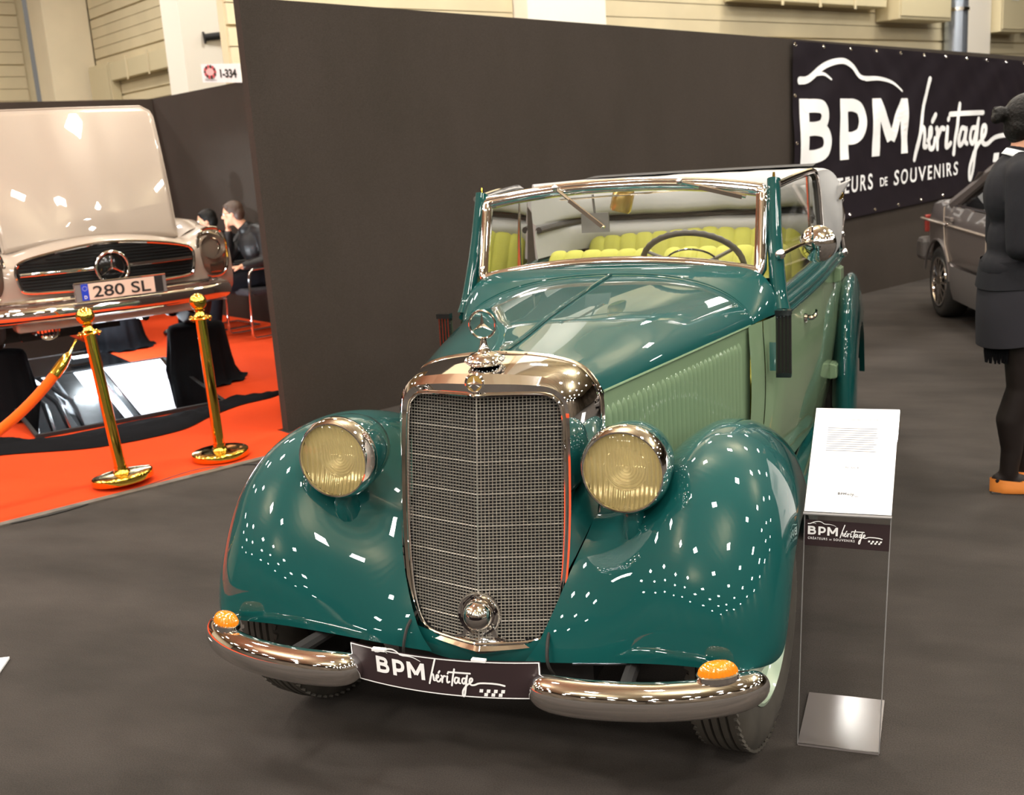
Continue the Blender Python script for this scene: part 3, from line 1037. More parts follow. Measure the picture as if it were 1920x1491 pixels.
# apron below the grille
rows = []
for t in np.linspace(0, 1, 6):
    rows.append([(x, lerp(-.055, -.085, t) - .01 * math.cos(x * 6) + .02 * t * t, lerp(.36, .30, t) + .03 * (abs(x) / .2) ** 2) for x in np.linspace(-.22, .22, 15)])
MB().grid(rows).build('front_apron', NW, car)
# little black hoses beside the grille
for s in (1, -1):
    MB().tube(catmull([(s * .19, -.05, .42), (s * .195, -.10, .40), (s * .20, -.125, .35), (s * .21, -.10, .30)], 14), .0045, 6).build('hose', 'black_rubber', car)

# ---- bumper halves with amber lamps
BP = [(.236, -.285), (.240, -.312), (.275, -.332), (.37, -.338), (.50, -.320), (.61, -.282), (.69, -.232), (.728, -.190), (.740, -.168)]
BR = [.012, .034, .044, .046, .046, .046, .045, .036, .012]
for s in (1, -1):
    P = catmull([(s * a, b) for a, b in BP], 48)
    rr = [max(.006, float(v[0])) for v in catmull([(r, 0) for r in BR], 48)]
    b = MB().tube([(p[0], p[1], .385) for p in P], rr, 18, up=(0, 0, 1), squash=(.8, 1)).build('bumper', 'chrome', car, angle=70)
    a = math.atan2(.05, .08) * (1 if s > 0 else -1)
    mt = Matrix.Translation((s * .648, -.255, .428)) @ Matrix.Rotation(a * .9, 4, 'Z')
    mb = MB().lathe([(.0, .0), (.050, .0), (.050, .012), (.044, .014)], (0, 0, 0), (0, 0, 1), 24, sq=(.62, 1), fr=(Vector((0, 1, 0)), Vector((-1, 0, 0)), Vector((0, 0, 1))))
    ts = mb.build('turn_signal', 'chrome', b)
    ts.matrix_local = mt
    rows = []
    for i in range(9):
        ph = i / 8 * PI / 2
        r = []
        for j in range(48):
            th = 2 * PI * j / 48
            rb = 1.0 + (.05 if j % 2 else -.04)
            r.append(mt @ Vector((.045 * rb * math.cos(ph) ** .7 * math.cos(th), .027 * rb * math.cos(ph) ** .7 * math.sin(th), .010 + .030 * math.sin(ph))))
        rows.append(r)
    MB().grid(rows, closed_u=True).build('amber_lens', 'amber_lens', b, angle=20)
    MB().cyl((s * .44, -.30, .385), (s * .40, .1, .36), .018, n=8).build('bumper_bracket', 'black_matte', car)
# ---- plate with the firm's lettering, bent to the bumper line
def pl(u, v, h=0.0):
    x = u
    return (x, -.342 + .55 * x * x - h - .02 * v, .400 + v)
mb = MB()
W_, T_, B_ = .247, .050, -.045
cor = []
def outline(w_, t, b, r=.014):
    o = []
    for (cx, cy, a0) in ((w_ - r, t - r, 0), (-w_ + r, t - r, PI / 2), (-w_ + r, b + r, PI), (w_ - r, b + r, 1.5 * PI)):
        for k in range(5):
            o.append((cx + r * math.cos(a0 + k * PI / 8), cy + r * math.sin(a0 + k * PI / 8)))
    return o
rows = [[pl(u * W_, v, .0) for u in np.linspace(-1, 1, 25)] for v in np.linspace(B_, T_, 5)]
back = [[pl(u * W_, v, -.004) for u in np.linspace(-1, 1, 25)] for v in np.linspace(B_, T_, 5)]
mb.grid(rows).grid(back, flip=True)
plate = mb.build('name_plate', 'plate_brown', car, smooth=True)
mb = MB()
o = [(u * (W_ - .002), T_ - .002) for u in np.linspace(1, -1, 25)] + [(-W_ + .002, T_ - .03), (-W_ + .008, T_ - .045), (-W_ + .010, B_ + .002)] + [(u * (W_ - .010), B_ + .002) for u in np.linspace(-1, 1, 25)] + [(W_ - .010, T_ - .045), (W_ - .002, T_ - .03)]
for i in range(len(o)):
    a, b = np.array(o[i]), np.array(o[(i + 1) % len(o)])
    stroke(mb, [a, b], .0028, lambda u, v, e=0.0: pl(u, v, .0012 + e))
k = .0432
logo(mb, lambda u, v, e=0.0: pl(-.170 + u * k, -.012 + v * k, .0016 + e * .4), slogan=False)
mb.build('lettering', 'white_print', plate, smooth=False, weld=False)
for x in (-.155, .105):
    MB().box((x, -.335, .4515), (.035, .012, .006)).build('clip', 'white_enamel', plate, smooth=False)

# ---- headlights
mat('reflector', (1.0, 0.94, 0.74), 0.12, 0.42, spec=0.9)
def headlight(s):
    c = Vector((s * .395, -.051, .835))
    ax = Vector((0, -1, .02)).normalized()
    fr = frame_from(ax)
    mb = MB().lathe([(.105, -.050), (.109, -.046), (.1085, -.06), (.106, -.09), (.099, -.13), (.085, -.17), (.060, -.205), (.030, -.225), (0, -.230)], c, ax, 40, fr=fr)
    hl = mb.build('headlight', NW, car)
    MB().lathe([(.0965, -.004), (.0975, .004), (.101, .005), (.107, -.006), (.1115, -.024), (.1115, -.040), (.108, -.048)], c, ax, 48, fr=fr).build('rim', 'chrome', hl, angle=50)
    mb = MB()
    for k in range(60):
        th = 2 * PI * k / 60
        if 0.2 < th < 2.2:
            p = c + fr[0] * (.1125 * math.cos(th)) + fr[1] * (.1125 * math.sin(th)) - ax * .04
            mb.box(p, (.003, .012, .003))
    # bowl reflector
    rows = []
    for i in range(73):
        r = .0972 * i / 72
        row = []
        for j in range(144):
            th = 2 * PI * j / 144
            u, v = r * math.cos(th), r * math.sin(th)
            h = -.030 * (1 - (r / .0972) ** 2)
            vv = v * (1 if fr[1].z > 0 else -1)
            if r < .055:
                h += .0022 * (math.sin(r * 820) if vv < .006 else math.sin(u * 900))
            else:
                h += .0024 * math.sin(u * 520 + .6)
            row.append(c + fr[0] * u + fr[1] * v + ax * (h - .006))
        rows.append(row)
    MB().grid(rows, closed_u=True).build('reflector', 'reflector', hl, angle=180)
    # fluted lens
    rows = []
    for i in range(31):
        r = .0968 * i / 30
        row = []
        for j in range(120):
            th = 2 * PI * j / 120
            u, v = r * math.cos(th), r * math.sin(th)
            h = .016 * (1 - (r / .0968) ** 2)
            if r < .052:
                h += .0004 * math.sin(u * 760)
            else:
                h += .0003 * math.sin(u * 420 + 1.0)
            row.append(c + fr[0] * u + fr[1] * v + ax * (h - .002))
        rows.append(row)
    MB().grid(rows, closed_u=True).build('lens', 'lens_glass', hl, angle=180)
    # pedestal
    base = Vector((s * .405, .03, .665))
    mb = MB().tube([base, base + Vector((0, -.02, .04)), c + Vector((0, .085, -.085))], [.045, .034, .030], 14, squash=(.8, 1.3))
    mb.build('pedestal', NW, hl)
    mb = MB().cyl(c + Vector((-s * .0, .06, -.10)), c + Vector((0, .055, -.14)), .012, n=10)
    mb.build('mount_bolt', 'chrome', hl)
headlight(1)
headlight(-1)

# ---- wheels
def wheel(name, c, s, steer=0.0):
    w_ = bpy.data.objects.new(name, None)
    col.objects.link(w_)
    w_.parent = car
    w_.location = c
    w_.rotation_euler = (0, 0, steer)
    ax = (s, 0, 0)
    R = .335
    prof = [(.205, -.060), (.235, -.070), (.275, -.073), (.305, -.068), (.322, -.058)]
    for k in range(5):
        x = -.050 + k * .022
        prof += [(R - .003 * abs(k - 2) / 2, x), (R - .003 * abs(k - 2) / 2, x + .014), (R - .012, x + .0155), (R - .012, x + .0205)]
    prof = prof[:-2] + [(.322, .058), (.305, .068), (.275, .073), (.235, .070), (.205, .060)]
    t = MB().lathe(prof, (0, 0, 0), ax, 64).build('tyre', 'tyre_rubber', w_, angle=35)
    mb = MB()
    for sd in (1, -1):
        for k in range(70):
            th = 2 * PI * k / 70
            m_ = Matrix.Rotation(th * s, 3, 'X')
            p0 = m_ @ Vector((s * sd * .052, 0, .3275))
            mb.box(p0, (.020, .017, .007), mtx=m_ @ Matrix.Rotation(.35 * sd, 3, 'Z'))
    o = mb.build('tread_blocks', 'tyre_rubber', w_, smooth=False, weld=False, kind='stuff')
    MB().lathe([(.212, .058), (.214, .066), (.205, .068), (.196, .050), (.188, .040), (.165, .036), (.14, .046), (.115, .056), (.09, .052), (.0, .05)], (0, 0, 0), ax, 48).build('rim', 'pale_rim_paint', w_)
    MB().lathe([(.098, .050), (.100, .058), (.092, .066), (.085, .066), (.080, .072), (.06, .086), (.03, .094), (0, .096)], (0, 0, 0), ax, 36).build('hubcap', 'chrome', w_)
    MB().lathe([(.205, -.055), (0, -.05)], (0, 0, 0), ax, 24).build('brake_drum', 'black_matte', w_)
    return w_
wheel('front_wheel', (.636, .25, .336), 1, R_(-7))
wheel('front_wheel', (-.636, .25, .336), -1, R_(-7))
wheel('rear_wheel', (.655, 3.05, .336), 1)
wheel('rear_wheel', (-.655, 3.05, .336), -1)

# ---- rear fenders and running boards
SPR = [(2.50, .28), (2.50, .40), (2.525, .55), (2.58, .70), (2.68, .82), (2.84, .885), (3.02, .91), (3.22, .895), (3.45, .82), (3.66, .68), (3.80, .48), (3.84, .33)]
EDR = [(2.62, .27), (2.64, .36), (2.67, .45), (2.73, .54), (2.82, .61), (2.93, .65), (3.05, .665), (3.17, .65), (3.28, .60), (3.38, .52), (3.44, .42), (3.48, .33)]
def rear_fender(s):
    n = 48
    S = catmull(SPR, n)
    E = catmull(EDR, n)
    rows = []
    for k in range(n):
        r = []
        for a in range(10):
            t = 1 - a / 9
            r.append((s * lerp(.755, .70, t), S[k][0] + .10 * t * t, S[k][1] - .06 * t * t))
        for a in range(1, 17):
            ph = a / 16 * PI / 2
            c = 1 - math.cos(ph)
            r.append((s * (.755 + .053 * math.sin(ph) ** .9), lerp(S[k][0], E[k][0], c), lerp(S[k][1], E[k][1], c)))
        r.append((s * .78, E[k][0] + .01, E[k][1]))
        rows.append(r)
    return MB().grid(rows).build('rear_fender', NW, car, angle=60)
rear_fender(1)
rear_fender(-1)
for s in (1, -1):
    rb = MB().box((s * .625, 2.03, .285), (.21, 1.0, .035)).build('running_board', NW, car, smooth=False, bevel=.008)
    for x in (.60, .66, .725):
        MB().tube([(s * x, 1.54, .305), (s * x, 2.52, .305)], .006, 6).build('tread_strip', 'dull_chrome', rb)
    MB().box((s * .762, 3.86, .47), (.05, .012, .26)).build('mud_flap', 'black_rubber', car, smooth=False)

# ---- windscreen
def wy(z):
    return 1.446 + .347 * (z - 1.108)
def wb(u):
    return 1.122 + .050 * (1 - abs(u) ** 2.2)
def wt(u):
    return 1.405 + .043 * (1 - abs(u) ** 2.2)
U = np.linspace(-1, 1, 33)
loopw = [(.532 * u, wy(wb(u)), wb(u)) for u in U] + [(.532, wy(z), z) for z in np.linspace(1.135, 1.395, 9)] + [(.532 * u, wy(wt(u)), wt(u)) for u in U[::-1]] + [(-.532, wy(z), z) for z in np.linspace(1.395, 1.135, 9)]
ws = MB().tube(loopw, .0225, 10, closed=True).build('windscreen_frame', 'chrome', car, angle=60)
MB().tube([(.53 * u, wy(wt(u)) - .004, wt(u) + .014) for u in U], .014, 10).build('top_rail', 'chrome', ws)
MB().tube([(p[0] * .968, p[1] - .012, p[2] + (.012 if i < 33 else (-.012 if 42 <= i < 75 else 0))) for i, p in enumerate(loopw)], .006, 6, closed=True).build('bead', 'chrome', ws)
MB().grid([[(.525 * u, wy(lerp(wb(u), wt(u), t)) , lerp(wb(u), wt(u), t)) for u in U] for t in np.linspace(0, 1, 9)]).build('pane', 'clear_glass', ws)
for s in (1, -1):
    # dark pillar posts
    P = [(s * .604, 1.425, .985), (s * .594, 1.450, 1.05), (s * .578, 1.502, 1.20), (s * .570, 1.545, 1.33), (s * .566, 1.582, 1.442)]
    MB().tube(catmull(P, 16), [.046, .044, .042, .040, .039, .038, .037, .036, .035, .034, .033, .033, .032, .032, .031, .031], 14, squash=(.78, 1.15), up=(0, 1, 0)).build('pillar', NW, car)
    MB().cyl((s * .566, 1.582, 1.43), (s * .566, 1.584, 1.468), .007, .004, 8).build('pillar_finial', 'brass', car)
# wipers hung from the top rail
def wiper(p, tip, blade):
    p, tip = Vector(p), Vector(tip)
    w_ = MB().tube([p, lerp(p, tip, .5), tip], [.0075, .0065, .006], 8).build('wiper', 'chrome', car)
    d = (tip - p).normalized()
    MB().box(lerp(p, tip, .62) + Vector((0, -.004, -.004)), (blade, .008, .014), mtx=Matrix((d, Vector((0, 1, 0)), d.cross(Vector((0, 1, 0))))).transposed()).build('blade', 'chrome', w_, smooth=False)
    MB().lathe([(.012, 0), (.012, .02), (.007, .028), (0, .03)], p + Vector((0, .005, 0)), (0, -1, .2), 12).build('pivot', 'chrome', w_)
wiper((-.245, wy(1.452) - .032, 1.452), (-.045, wy(1.30) - .024, 1.302), .17)
wiper((.235, wy(1.452) - .032, 1.452), (.475, wy(1.385) - .024, 1.388), .16)
MB().lathe([(.0, -.05), (.035, -.05), (.042, -.04), (.042, .03), (.035, .042), (0, .044)], (-.01, 1.64, 1.395), (.25, .1, 1), 20).build('wiper_motor', 'gold_enamel', car)
MB().tube([(-.25, 1.60, 1.405), (.24, 1.60, 1.42)], .004, 6).build('wiper_rod', 'chrome', car)
mb = MB().box((-.12, 1.63, 1.31), (.11, .012, .075)).cyl((-.12, 1.63, 1.34), (-.12, 1.61, 1.42), .005, n=6)
mb.build('interior_mirror', 'grey_plastic', car, smooth=False)

# ---- dashboard, steering wheel, seats
MB().grid([[(.56 * u, y, z) for u in np.linspace(-1, 1, 12)] for (y, z) in ((1.47, 1.10), (1.56, 1.10), (1.60, 1.07), (1.60, .90))]).build('dashboard', NW, car)
c = Vector((.235, 1.745, 1.125))
nrm = Vector((0, .70, .72)).normalized()
ex = Vector((1, 0, 0))
ey = nrm.cross(ex)
mb = MB()
mb.tube([c + ex * (.195 * math.cos(2 * PI * k / 72)) + ey * ((.195 - (.0025 if k % 2 else 0)) * math.sin(2 * PI * k / 72)) for k in range(72)], [.0125 - (.0012 if k % 2 else 0) for k in range(72)], 10, closed=True)
sw = mb.build('steering_wheel', 'steering_plastic', car)
mb = MB()
for a in (R_(-28), R_(208), R_(90)):
    mb.tube([c - nrm * .03, c + ex * (.19 * math.cos(a)) + ey * (.19 * math.sin(a))], [.016, .011], 8, squash=(1.3, .6))
mb.lathe([(.035, -.04), (.035, -.02), (.02, -.01), (0, -.008)], c, nrm, 16)
mb.build('spokes', 'steering_plastic', sw)
MB().tube([c + ex * (.11 * math.cos(R_(a))) + ey * (.11 * math.sin(R_(a))) - nrm * .012 for a in range(0, 360, 10)], .004, 6, closed=True).build('horn_ring', 'black_gloss', sw)
MB().cyl(c - nrm * .03, c - nrm * .45, .022, n=10).build('column', 'black_matte', sw)
def pleated(x0, x1, y, z0, z1, depth, n, name, lean=.10, parent=car, edge=.05):
    # seat back of vertical pleats facing forward; returns the base mesh
    mb = MB()
    rows = []
    N = n * 6
    prof = [(0, 0), (0, .35), (-.01, .65), (0.0, .88), (.025, .965), (.06, 1.0), (depth - .04, 1.0), (depth, .95), (depth, 0)]
    for i in range(N + 1):
        u = i / N
        x = lerp(x0, x1, u)
        pl_ = abs(math.sin(PI * u * n)) ** .32
        e = min(1, u / edge if edge else 1, (1 - u) / edge if edge else 1)
        r = []
        for (dy, t) in prof:
            k = .010 * (1 - pl_)
            zz = lerp(z0, z1 - .035 * (1 - math.sqrt(max(0, 1 - (1 - e) ** 2))), t) - k * (t > .9)
            r.append((x, y + dy + lean * t + (k if dy < depth * .5 else -k), zz))
        rows.append(r)
    mb.grid(rows)
    mb.add(rows[0], [tuple(range(len(prof)))]).add(rows[-1], [tuple(range(len(prof) - 1, -1, -1))])
    return mb.build(name, 'yellow_upholstery', parent, angle=50)
pleated(-.50, -.02, 2.02, .55, 1.150, .13, 6, 'front_seat', edge=.08)
pleated(.02, .56, 2.02, .55, 1.150, .13, 7, 'front_seat', edge=.08)
pleated(-.54, .54, 2.86, .55, 1.175, .16, 13, 'rear_seat', edge=.06)
for x0, x1 in ((-.5, -.02), (.02, .56)):
    MB().box(((x0 + x1) / 2, 1.84, .60), (x1 - x0, .42, .18)).build('seat_cushion', 'yellow_upholstery', car, bevel=.03)
MB().box((0, 2.70, .62), (1.1, .42, .18)).build('seat_cushion', 'yellow_upholstery', car, bevel=.03)

# ---- folded soft top
prof = [(3.04, 1.08), (2.98, 1.15), (2.98, 1.195), (3.03, 1.215), (3.07, 1.225), (3.03, 1.245), (2.95, 1.26), (2.94, 1.32), (2.96, 1.375), (3.03, 1.408), (3.15, 1.425), (3.35, 1.42), (3.52, 1.37), (3.60, 1.26), (3.58, 1.1), (3.4, 1.03)]
path = [(-.635, -.62), (-.63, -.40), (-.60, -.16), (-.50, -.02), (-.25, .02), (0, .03), (.25, .02), (.50, -.02), (.60, -.16), (.63, -.40), (.635, -.62)]
P = catmull(path, 61)
rows = []
for i, p in enumerate(P):
    u = abs(i / 60 - .5) * 2
    pr = catmull(prof, 46)
    r = []
    for q in pr:
        d = q[0] - 3.04
        k = max(0, (u - .62) / .38)
        wob = .012 * noise.noise(Vector((p[0] * 3 + q[1] * 4, q[1] * 9, 1.0))) + .010 * noise.noise(Vector((p[0] * 8 - q[1] * 7, q[1] * 3, 5.0)))
        x = p[0] * (1 + .10 * k * (d if d > 0 else 0)) + (.12 * d * k * (1 if p[0] > 0 else -1) if d > 0 else 0)
        r.append((x, 3.04 + p[1] + d * (1 - .55 * k) + wob, q[1] + wob * .6 + .010 * k))
    rows.append(r)
st_ = MB().grid(rows).add(rows[0], [tuple(range(46))]).add(rows[-1], [tuple(range(45, -1, -1))]).build('soft_top', 'soft_top_lining', car, angle=70)
MB().tube([(p[0] * .985, 3.045 + p[1], 1.226) for p in P], .016, 8).build('hood_bow', 'soft_top_black', st_)
# outer black cover of the folded top
rows = []
for i, p in enumerate(P):
    if i < 15 or i > 45:
        continue
    rows.append([(p[0] * 1.02, 3.05 + p[1] * .9 + d, z) for d, z in ((.10, 1.435), (.30, 1.44), (.50, 1.39), (.60, 1.27), (.59, 1.08), (.42, 1.0))])
MB().grid(rows).build('top_cover', 'soft_top_black', st_)
# side window frames, quarter posts and landau ironwork
for s in (1, -1):
    F = [(s * .585, 1.56, 1.425), (s * .612, 1.85, 1.436), (s * .640, 2.16, 1.442), (s * .650, 2.27, 1.436), (s * .656, 2.32, 1.41), (s * .662, 2.345, 1.34), (s * .672, 2.36, 1.20), (s * .68, 2.37, 1.04)]
    wf = MB().tube(catmull(F, 40), .010, 8, squash=(1, 1.3)).build('side_window_frame', 'chrome', car)
    MB().tube([(p[0] - s * .012, p[1] - .012 * (k > 22), p[2] - .012 * (k < 26)) for k, p in enumerate([tuple(v) for v in catmull(F, 40)])], .008, 6).build('channel_rubber', 'black_rubber', wf)
    rows = []
    for y in np.linspace(1.50, 2.34, 14):
        xx = interp([1.5, 2.35], [.60, .668], y)
        top = interp([1.5, 1.56, 2.16, 2.27, 2.34], [1.22, 1.42, 1.436, 1.43, 1.36], y)
        rows.append([(s * (xx - .028 * (z - 1.0) / .4), y, z) for z in np.linspace(1.02, top, 6)])
    MB().grid(rows).build('pane', 'clear_glass', wf)
    MB().tube([(s * .645, 2.20, 1.03), (s * .628, 2.19, 1.43)], .006, 6).build('centre_post', 'dull_chrome', wf)
    # ironwork at the fold
    mb = MB().tube(catmull([(s * .722, 2.74, 1.285), (s * .735, 2.75, 1.22), (s * .728, 2.75, 1.15), (s * .738, 2.76, 1.045)], 20), .011, 8)
    mb.sphere((s * .722, 2.74, 1.288), .020, 10, 8).sphere((s * .738, 2.76, 1.045), .022, 10, 8).sphere((s * .728, 2.75, 1.13), .018, 10, 8)
    mb.build('landau_bar', 'chrome', car)
    mb = MB().prism([(0, 0), (.02, .0), (.085, .105), (.03, .085)], (s * .690, 2.62, 1.275), (s, 0, 0), (0, 0, 1), (0, 1, 0), .12)
    mb.build('fold_cap', 'soft_top_lining', car, smooth=False, bevel=.006)
    MB().box((s * .700, 2.70, 1.11), (.045, .09, .20)).build('top_strap', 'black_cloth', car, smooth=False, bevel=.012)
    MB().sphere((s * .722, 2.66, 1.315), .024, 12, 8).build('fold_knuckle', 'brass', car)
    # trafficator housings on the scuttle
    mb = MB()
    for k in range(4):
        mb.tube([(s * (.612 + .012 * k), 1.262, .795), (s * (.612 + .012 * k), 1.272, 1.005)], .0085, 8)
    mb.box((s * .63, 1.275, .90), (.050, .018, .215)).box((s * .63, 1.268, 1.008), (.054, .03, .018)).box((s * .63, 1.266, .792), (.050, .03, .016))
    tf = mb.build('trafficator', 'black_gloss', car)
    MB().box((s * .600, 1.275, .855), (.035, .02, .10)).build('bracket', 'chrome', tf, smooth=False)
# round chrome mirror on the driver side
a0, a1 = Vector((.60, 1.455, 1.185)), Vector((.688, 1.70, 1.205))
mb = MB().tube([a0, lerp(a0, a1, .5) + Vector((0, 0, .004)), a1], [.0085, .007, .007], 8).sphere(a0, .019, 12, 8)
wm = mb.build('wing_mirror', 'chrome', car)
MB().lathe([(0, -.046), (.028, -.042), (.053, -.027), (.068, -.004), (.070, .006), (.066, .010)], (.705, 1.735, 1.190), (.15, 1, .05), 28).build('mirror_shell', 'chrome', wm)
MB().lathe([(.066, .009), (0, .010)], (.705, 1.735, 1.190), (.15, 1, .05), 28).build('mirror_face', 'mirror_glass', wm)
# ================================================================ SILVER-WHITE ROADSTER ON DRUMS (neighbouring stand)
SLO = Vector((-4.117, 3.509, 0))
SLA = 0.953
sl = thing('silver_roadster', 'silvery white roadster with raised bonnet, star grille and plate reading 280 SL', 'car', SLO, SLA)
SW_ = 'silver_white_paint'
def bow(x):
    return .15 * abs(x / .9) ** 2.6
# nose: from the bonnet lip over the grille down to the valance
def nose_top(x):
    a = abs(x)
    return 1.225 - .075 * min(1, a / .55) ** 2 + .075 * max(0, min(1, (a - .58) / .17)) ** 1.2 - .10 * max(0, (a - .76) / .14) ** 2
rows = []
NX = np.linspace(-.90, .90, 61)
for k, (dy, zf) in enumerate(((.42, 1.0), (.26, 1.0), (.14, .99), (.03, .96), (-.05, .88), (-.09, .76), (-.10, .55), (-.10, .3), (-.08, .12), (-.03, 0.0))):
    r = []
    for x in NX:
        zt = nose_top(x)
        yy = dy + bow(x)
        z = .74 + (zt - .74) * zf
        if k == 0:
            z = zt - .02
        r.append((x, yy, z))
    rows.append(r)
MB().grid(rows).build('nose_panel', SW_, sl, angle=60)
# body shell back from the lamps
rows = []
for y, hwid, zt, zs in ((.20, .885, 1.20, 1.08), (.45, .905, 1.255, 1.10), (.9, .905, 1.27, 1.11), (1.4, .895, 1.26, 1.11), (2.2, .89, 1.24, 1.10), (3.2, .88, 1.23, 1.09), (3.9, .82, 1.19, 1.06), (4.15, .70, 1.08, 1.0)):
    prof = [(.60, zt - .055), (.68, zt - .01), (.76, zt), (.83, zt - .03), (.88, zs), (.905, zs - .08), (.90, .92), (.885, .80), (.86, .70), (.80, .66)]
    rows.append([(p[0] / .905 * hwid, y, p[1]) for p in catmull(prof, 28)])
for s in (1, -1):
    b = MB().grid(rows)
    if s < 0:
        b.mirror_x()
    b.build('front_wing', SW_, sl, angle=60)
rows = [[(.80 * u, y, z) for u in np.linspace(-1, 1, 9)] for (y, z) in ((1.45, 1.19), (1.9, 1.20), (3.9, 1.19), (4.2, 1.0), (4.18, .7))]
MB().grid(rows).build('rear_body', SW_, sl)
MB().box((0, .80, 1.0), (1.16, .9, .2)).build('engine_bay', 'black_matte', sl, smooth=False)
# the lit underside
MB().grid([[(.87 * u, y, .655 + .02 * math.sin(y * 5)) for u in np.linspace(-1, 1, 7)] for y in np.linspace(.15, 4.1, 22)]).build('floor_pan', 'underbody_white', sl)
mb = MB()
for x in (-.28, .30):
    mb.tube([(x, .3, .60), (x, 2.4, .58), (x * 1.4, 4.0, .60)], .030, 8)
mb.box((.02, .9, .60), (.30, .75, .14)).box((0, .55, .61), (1.3, .10, .06)).box((0, 2.9, .60), (1.2, .12, .08)).box((.0, 2.0, .61), (.16, 1.3, .08))
mb.box((-.45, 1.0, .60), (.55, 1.3, .12)).box((-.62, 1.9, .60), (.30, .5, .10)).box((-.30, .45, .60), (.5, .3, .12))
for k in range(6):
    mb.tube([(-.75 + .12 * k, .4, .56), (-.60 + .10 * k, 1.2, .54), (-.7 + .09 * k, 2.0, .56)], .022, 8)
mb.build('running_gear', 'black_gloss', sl, smooth=False)
mb = MB()
for k in range(7):
    mb.cyl((-.5 + .17 * k, .48 + .05 * (k % 3), .60), (-.42 + .17 * k, .72, .58), .018, n=8)
mb.build('suspension_arm', 'chrome', sl)
# grille: opening, bars, surround, centre bar, big star
GO = [(-.585, 1.03), (-.575, 1.075), (-.53, 1.108), (-.40, 1.138), (-.2, 1.168), (0, 1.182), (.2, 1.168), (.40, 1.138), (.53, 1.108), (.575, 1.075), (.585, 1.03), (.572, .945), (.54, .905), (.40, .893), (.2, .886), (0, .884), (-.2, .886), (-.40, .893), (-.54, .905), (-.572, .945)]
def gfy(x, off):
    return bow(x) - .115 - off
op = [np.array(p) for p in catmull(GO + [GO[0]], 90)[:-1]]
mb = MB()
mid = [(p[0] * .5, gfy(p[0] * .5, .008), 1.02 + (p[1] - 1.02) * .5) for p in op]
mb.grid([[(p[0], gfy(p[0], .008), p[1]) for p in op], mid, [(p[0] * .02, gfy(0, .008), 1.02) for p in op]], closed_u=True)
gp = mb.build('grille', 'grille_black', sl)
MB().tube([(p[0], gfy(p[0], .014), p[1]) for p in op], .012, 8, closed=True).build('surround', 'chrome', gp)
def gext(z):
    xs = [p[0] for p in op if abs(p[1] - z) < .03 and p[0] > 0]
    return (max(xs) if xs else .4) - .02
bar = None
for k in range(13):
    z = .905 + k * .0205
    e = gext(z) if z < 1.09 else .48 - (z - 1.09) * 4.2
    if e < .1:
        continue
    MB().grid([[(x, gfy(x, .014), z - .003) for x in np.linspace(-e, e, 15)], [(x, gfy(x, .024), z) for x in np.linspace(-e, e, 15)], [(x, gfy(x, .014), z + .003) for x in np.linspace(-e, e, 15)]]).build('slat', 'grille_black', gp)
MB().grid([[(x, gfy(x, a), 1.02 + b) for x in np.linspace(-.565, .565, 21)] for a, b in ((.016, -.016), (.034, -.011), (.038, 0), (.034, .011), (.016, .016))]).build('centre_bar', 'chrome', gp)
mb = MB().tube([(.106 * math.cos(2 * PI * k / 48), -.175, 1.016 + .106 * math.sin(2 * PI * k / 48)) for k in range(48)], .0105, 10, closed=True)
gs = mb.build('star_ring', 'chrome', gp)
mb = MB()
star(mb, (0, -.172, 1.016), .100, (1, 0, 0), (0, 0, 1), (0, -1, 0), .15, .018)
mb.build('star', 'chrome', gs, smooth=False)
MB().lathe([(.092, 0), (.07, .010), (0, .016)], (0, -.158, 1.016), (0, -1, 0), 28).build('star_dish', 'black_gloss', gs)
# lamps: tall oval units
for s in (1, -1):
    def oval(rx, rz, y, n=40, e=2.7):
        r = []
        for k in range(n):
            a = 2 * PI * k / n
            ca, sa = math.cos(a), math.sin(a)
            r.append((s * .745 + rx * math.copysign(abs(ca) ** (2 / e), ca), y, 1.035 + rz * math.copysign(abs(sa) ** (2 / e), sa)))
        return r
    yb = bow(.745) - .10
    hl = MB().tube(oval(.107, .170, yb - .005), .013, 8, closed=True).build('headlight', 'chrome', sl)
    MB().grid([oval(.100, .163, yb + .02), oval(.06, .10, yb + .05), oval(.002, .002, yb + .06)], closed_u=True).build('housing', 'dull_chrome', hl)
    MB().lathe([(.088, -.02), (.080, .02), (.06, .045), (.025, .06), (0, .055)], (s * .745, yb - .02, 1.075), (0, 1, 0), 28).build('reflector', 'chrome', hl)
    MB().box((s * .745, yb - .003, .925), (.15, .012, .07)).build('indicator', 'dull_chrome', hl, smooth=False, bevel=.01)
    MB().grid([oval(.102, .165, yb - .008), oval(.085, .14, yb - .035), oval(.05, .085, yb - .050), oval(.002, .002, yb - .055)], closed_u=True).build('lens', 'clear_lens', hl)
# bumper and overriding plate
BPs = [(-.87, .55), (-.885, .30), (-.86, .10), (-.78, -.02), (-.6, -.10), (-.34, -.155), (0, -.17), (.34, -.155), (.6, -.10), (.78, -.02), (.86, .10), (.885, .30), (.87, .55)]
bp = MB().tube([(p[0], p[1], .762) for p in catmull(BPs, 72)], .056, 16, up=(0, 0, 1), squash=(.62, 1)).build('bumper', 'chrome', sl)
MB().tube([(p[0], p[1], .842) for p in catmull([(a * .97, b + .04) for a, b in BPs], 60)], .018, 8, up=(0, 0, 1)).build('trim_rail', 'chrome', bp)
fr_ = MB().box((0.02, -.235, .880), (.60, .018, .128)).build('plate_holder', 'grey_plastic', sl, smooth=False, bevel=.006)
MB().tube([(.02 + a, -.246, .880 + b) for a, b in ((-.298, -.062), (.298, -.062), (.298, .062), (-.298, .062))], .005, 6, closed=True).build('holder_rim', 'chrome', fr_)
MB().box((.005, -.247, .880), (.47, .006, .106)).build('number_plate', 'number_plate_white', fr_, smooth=False)
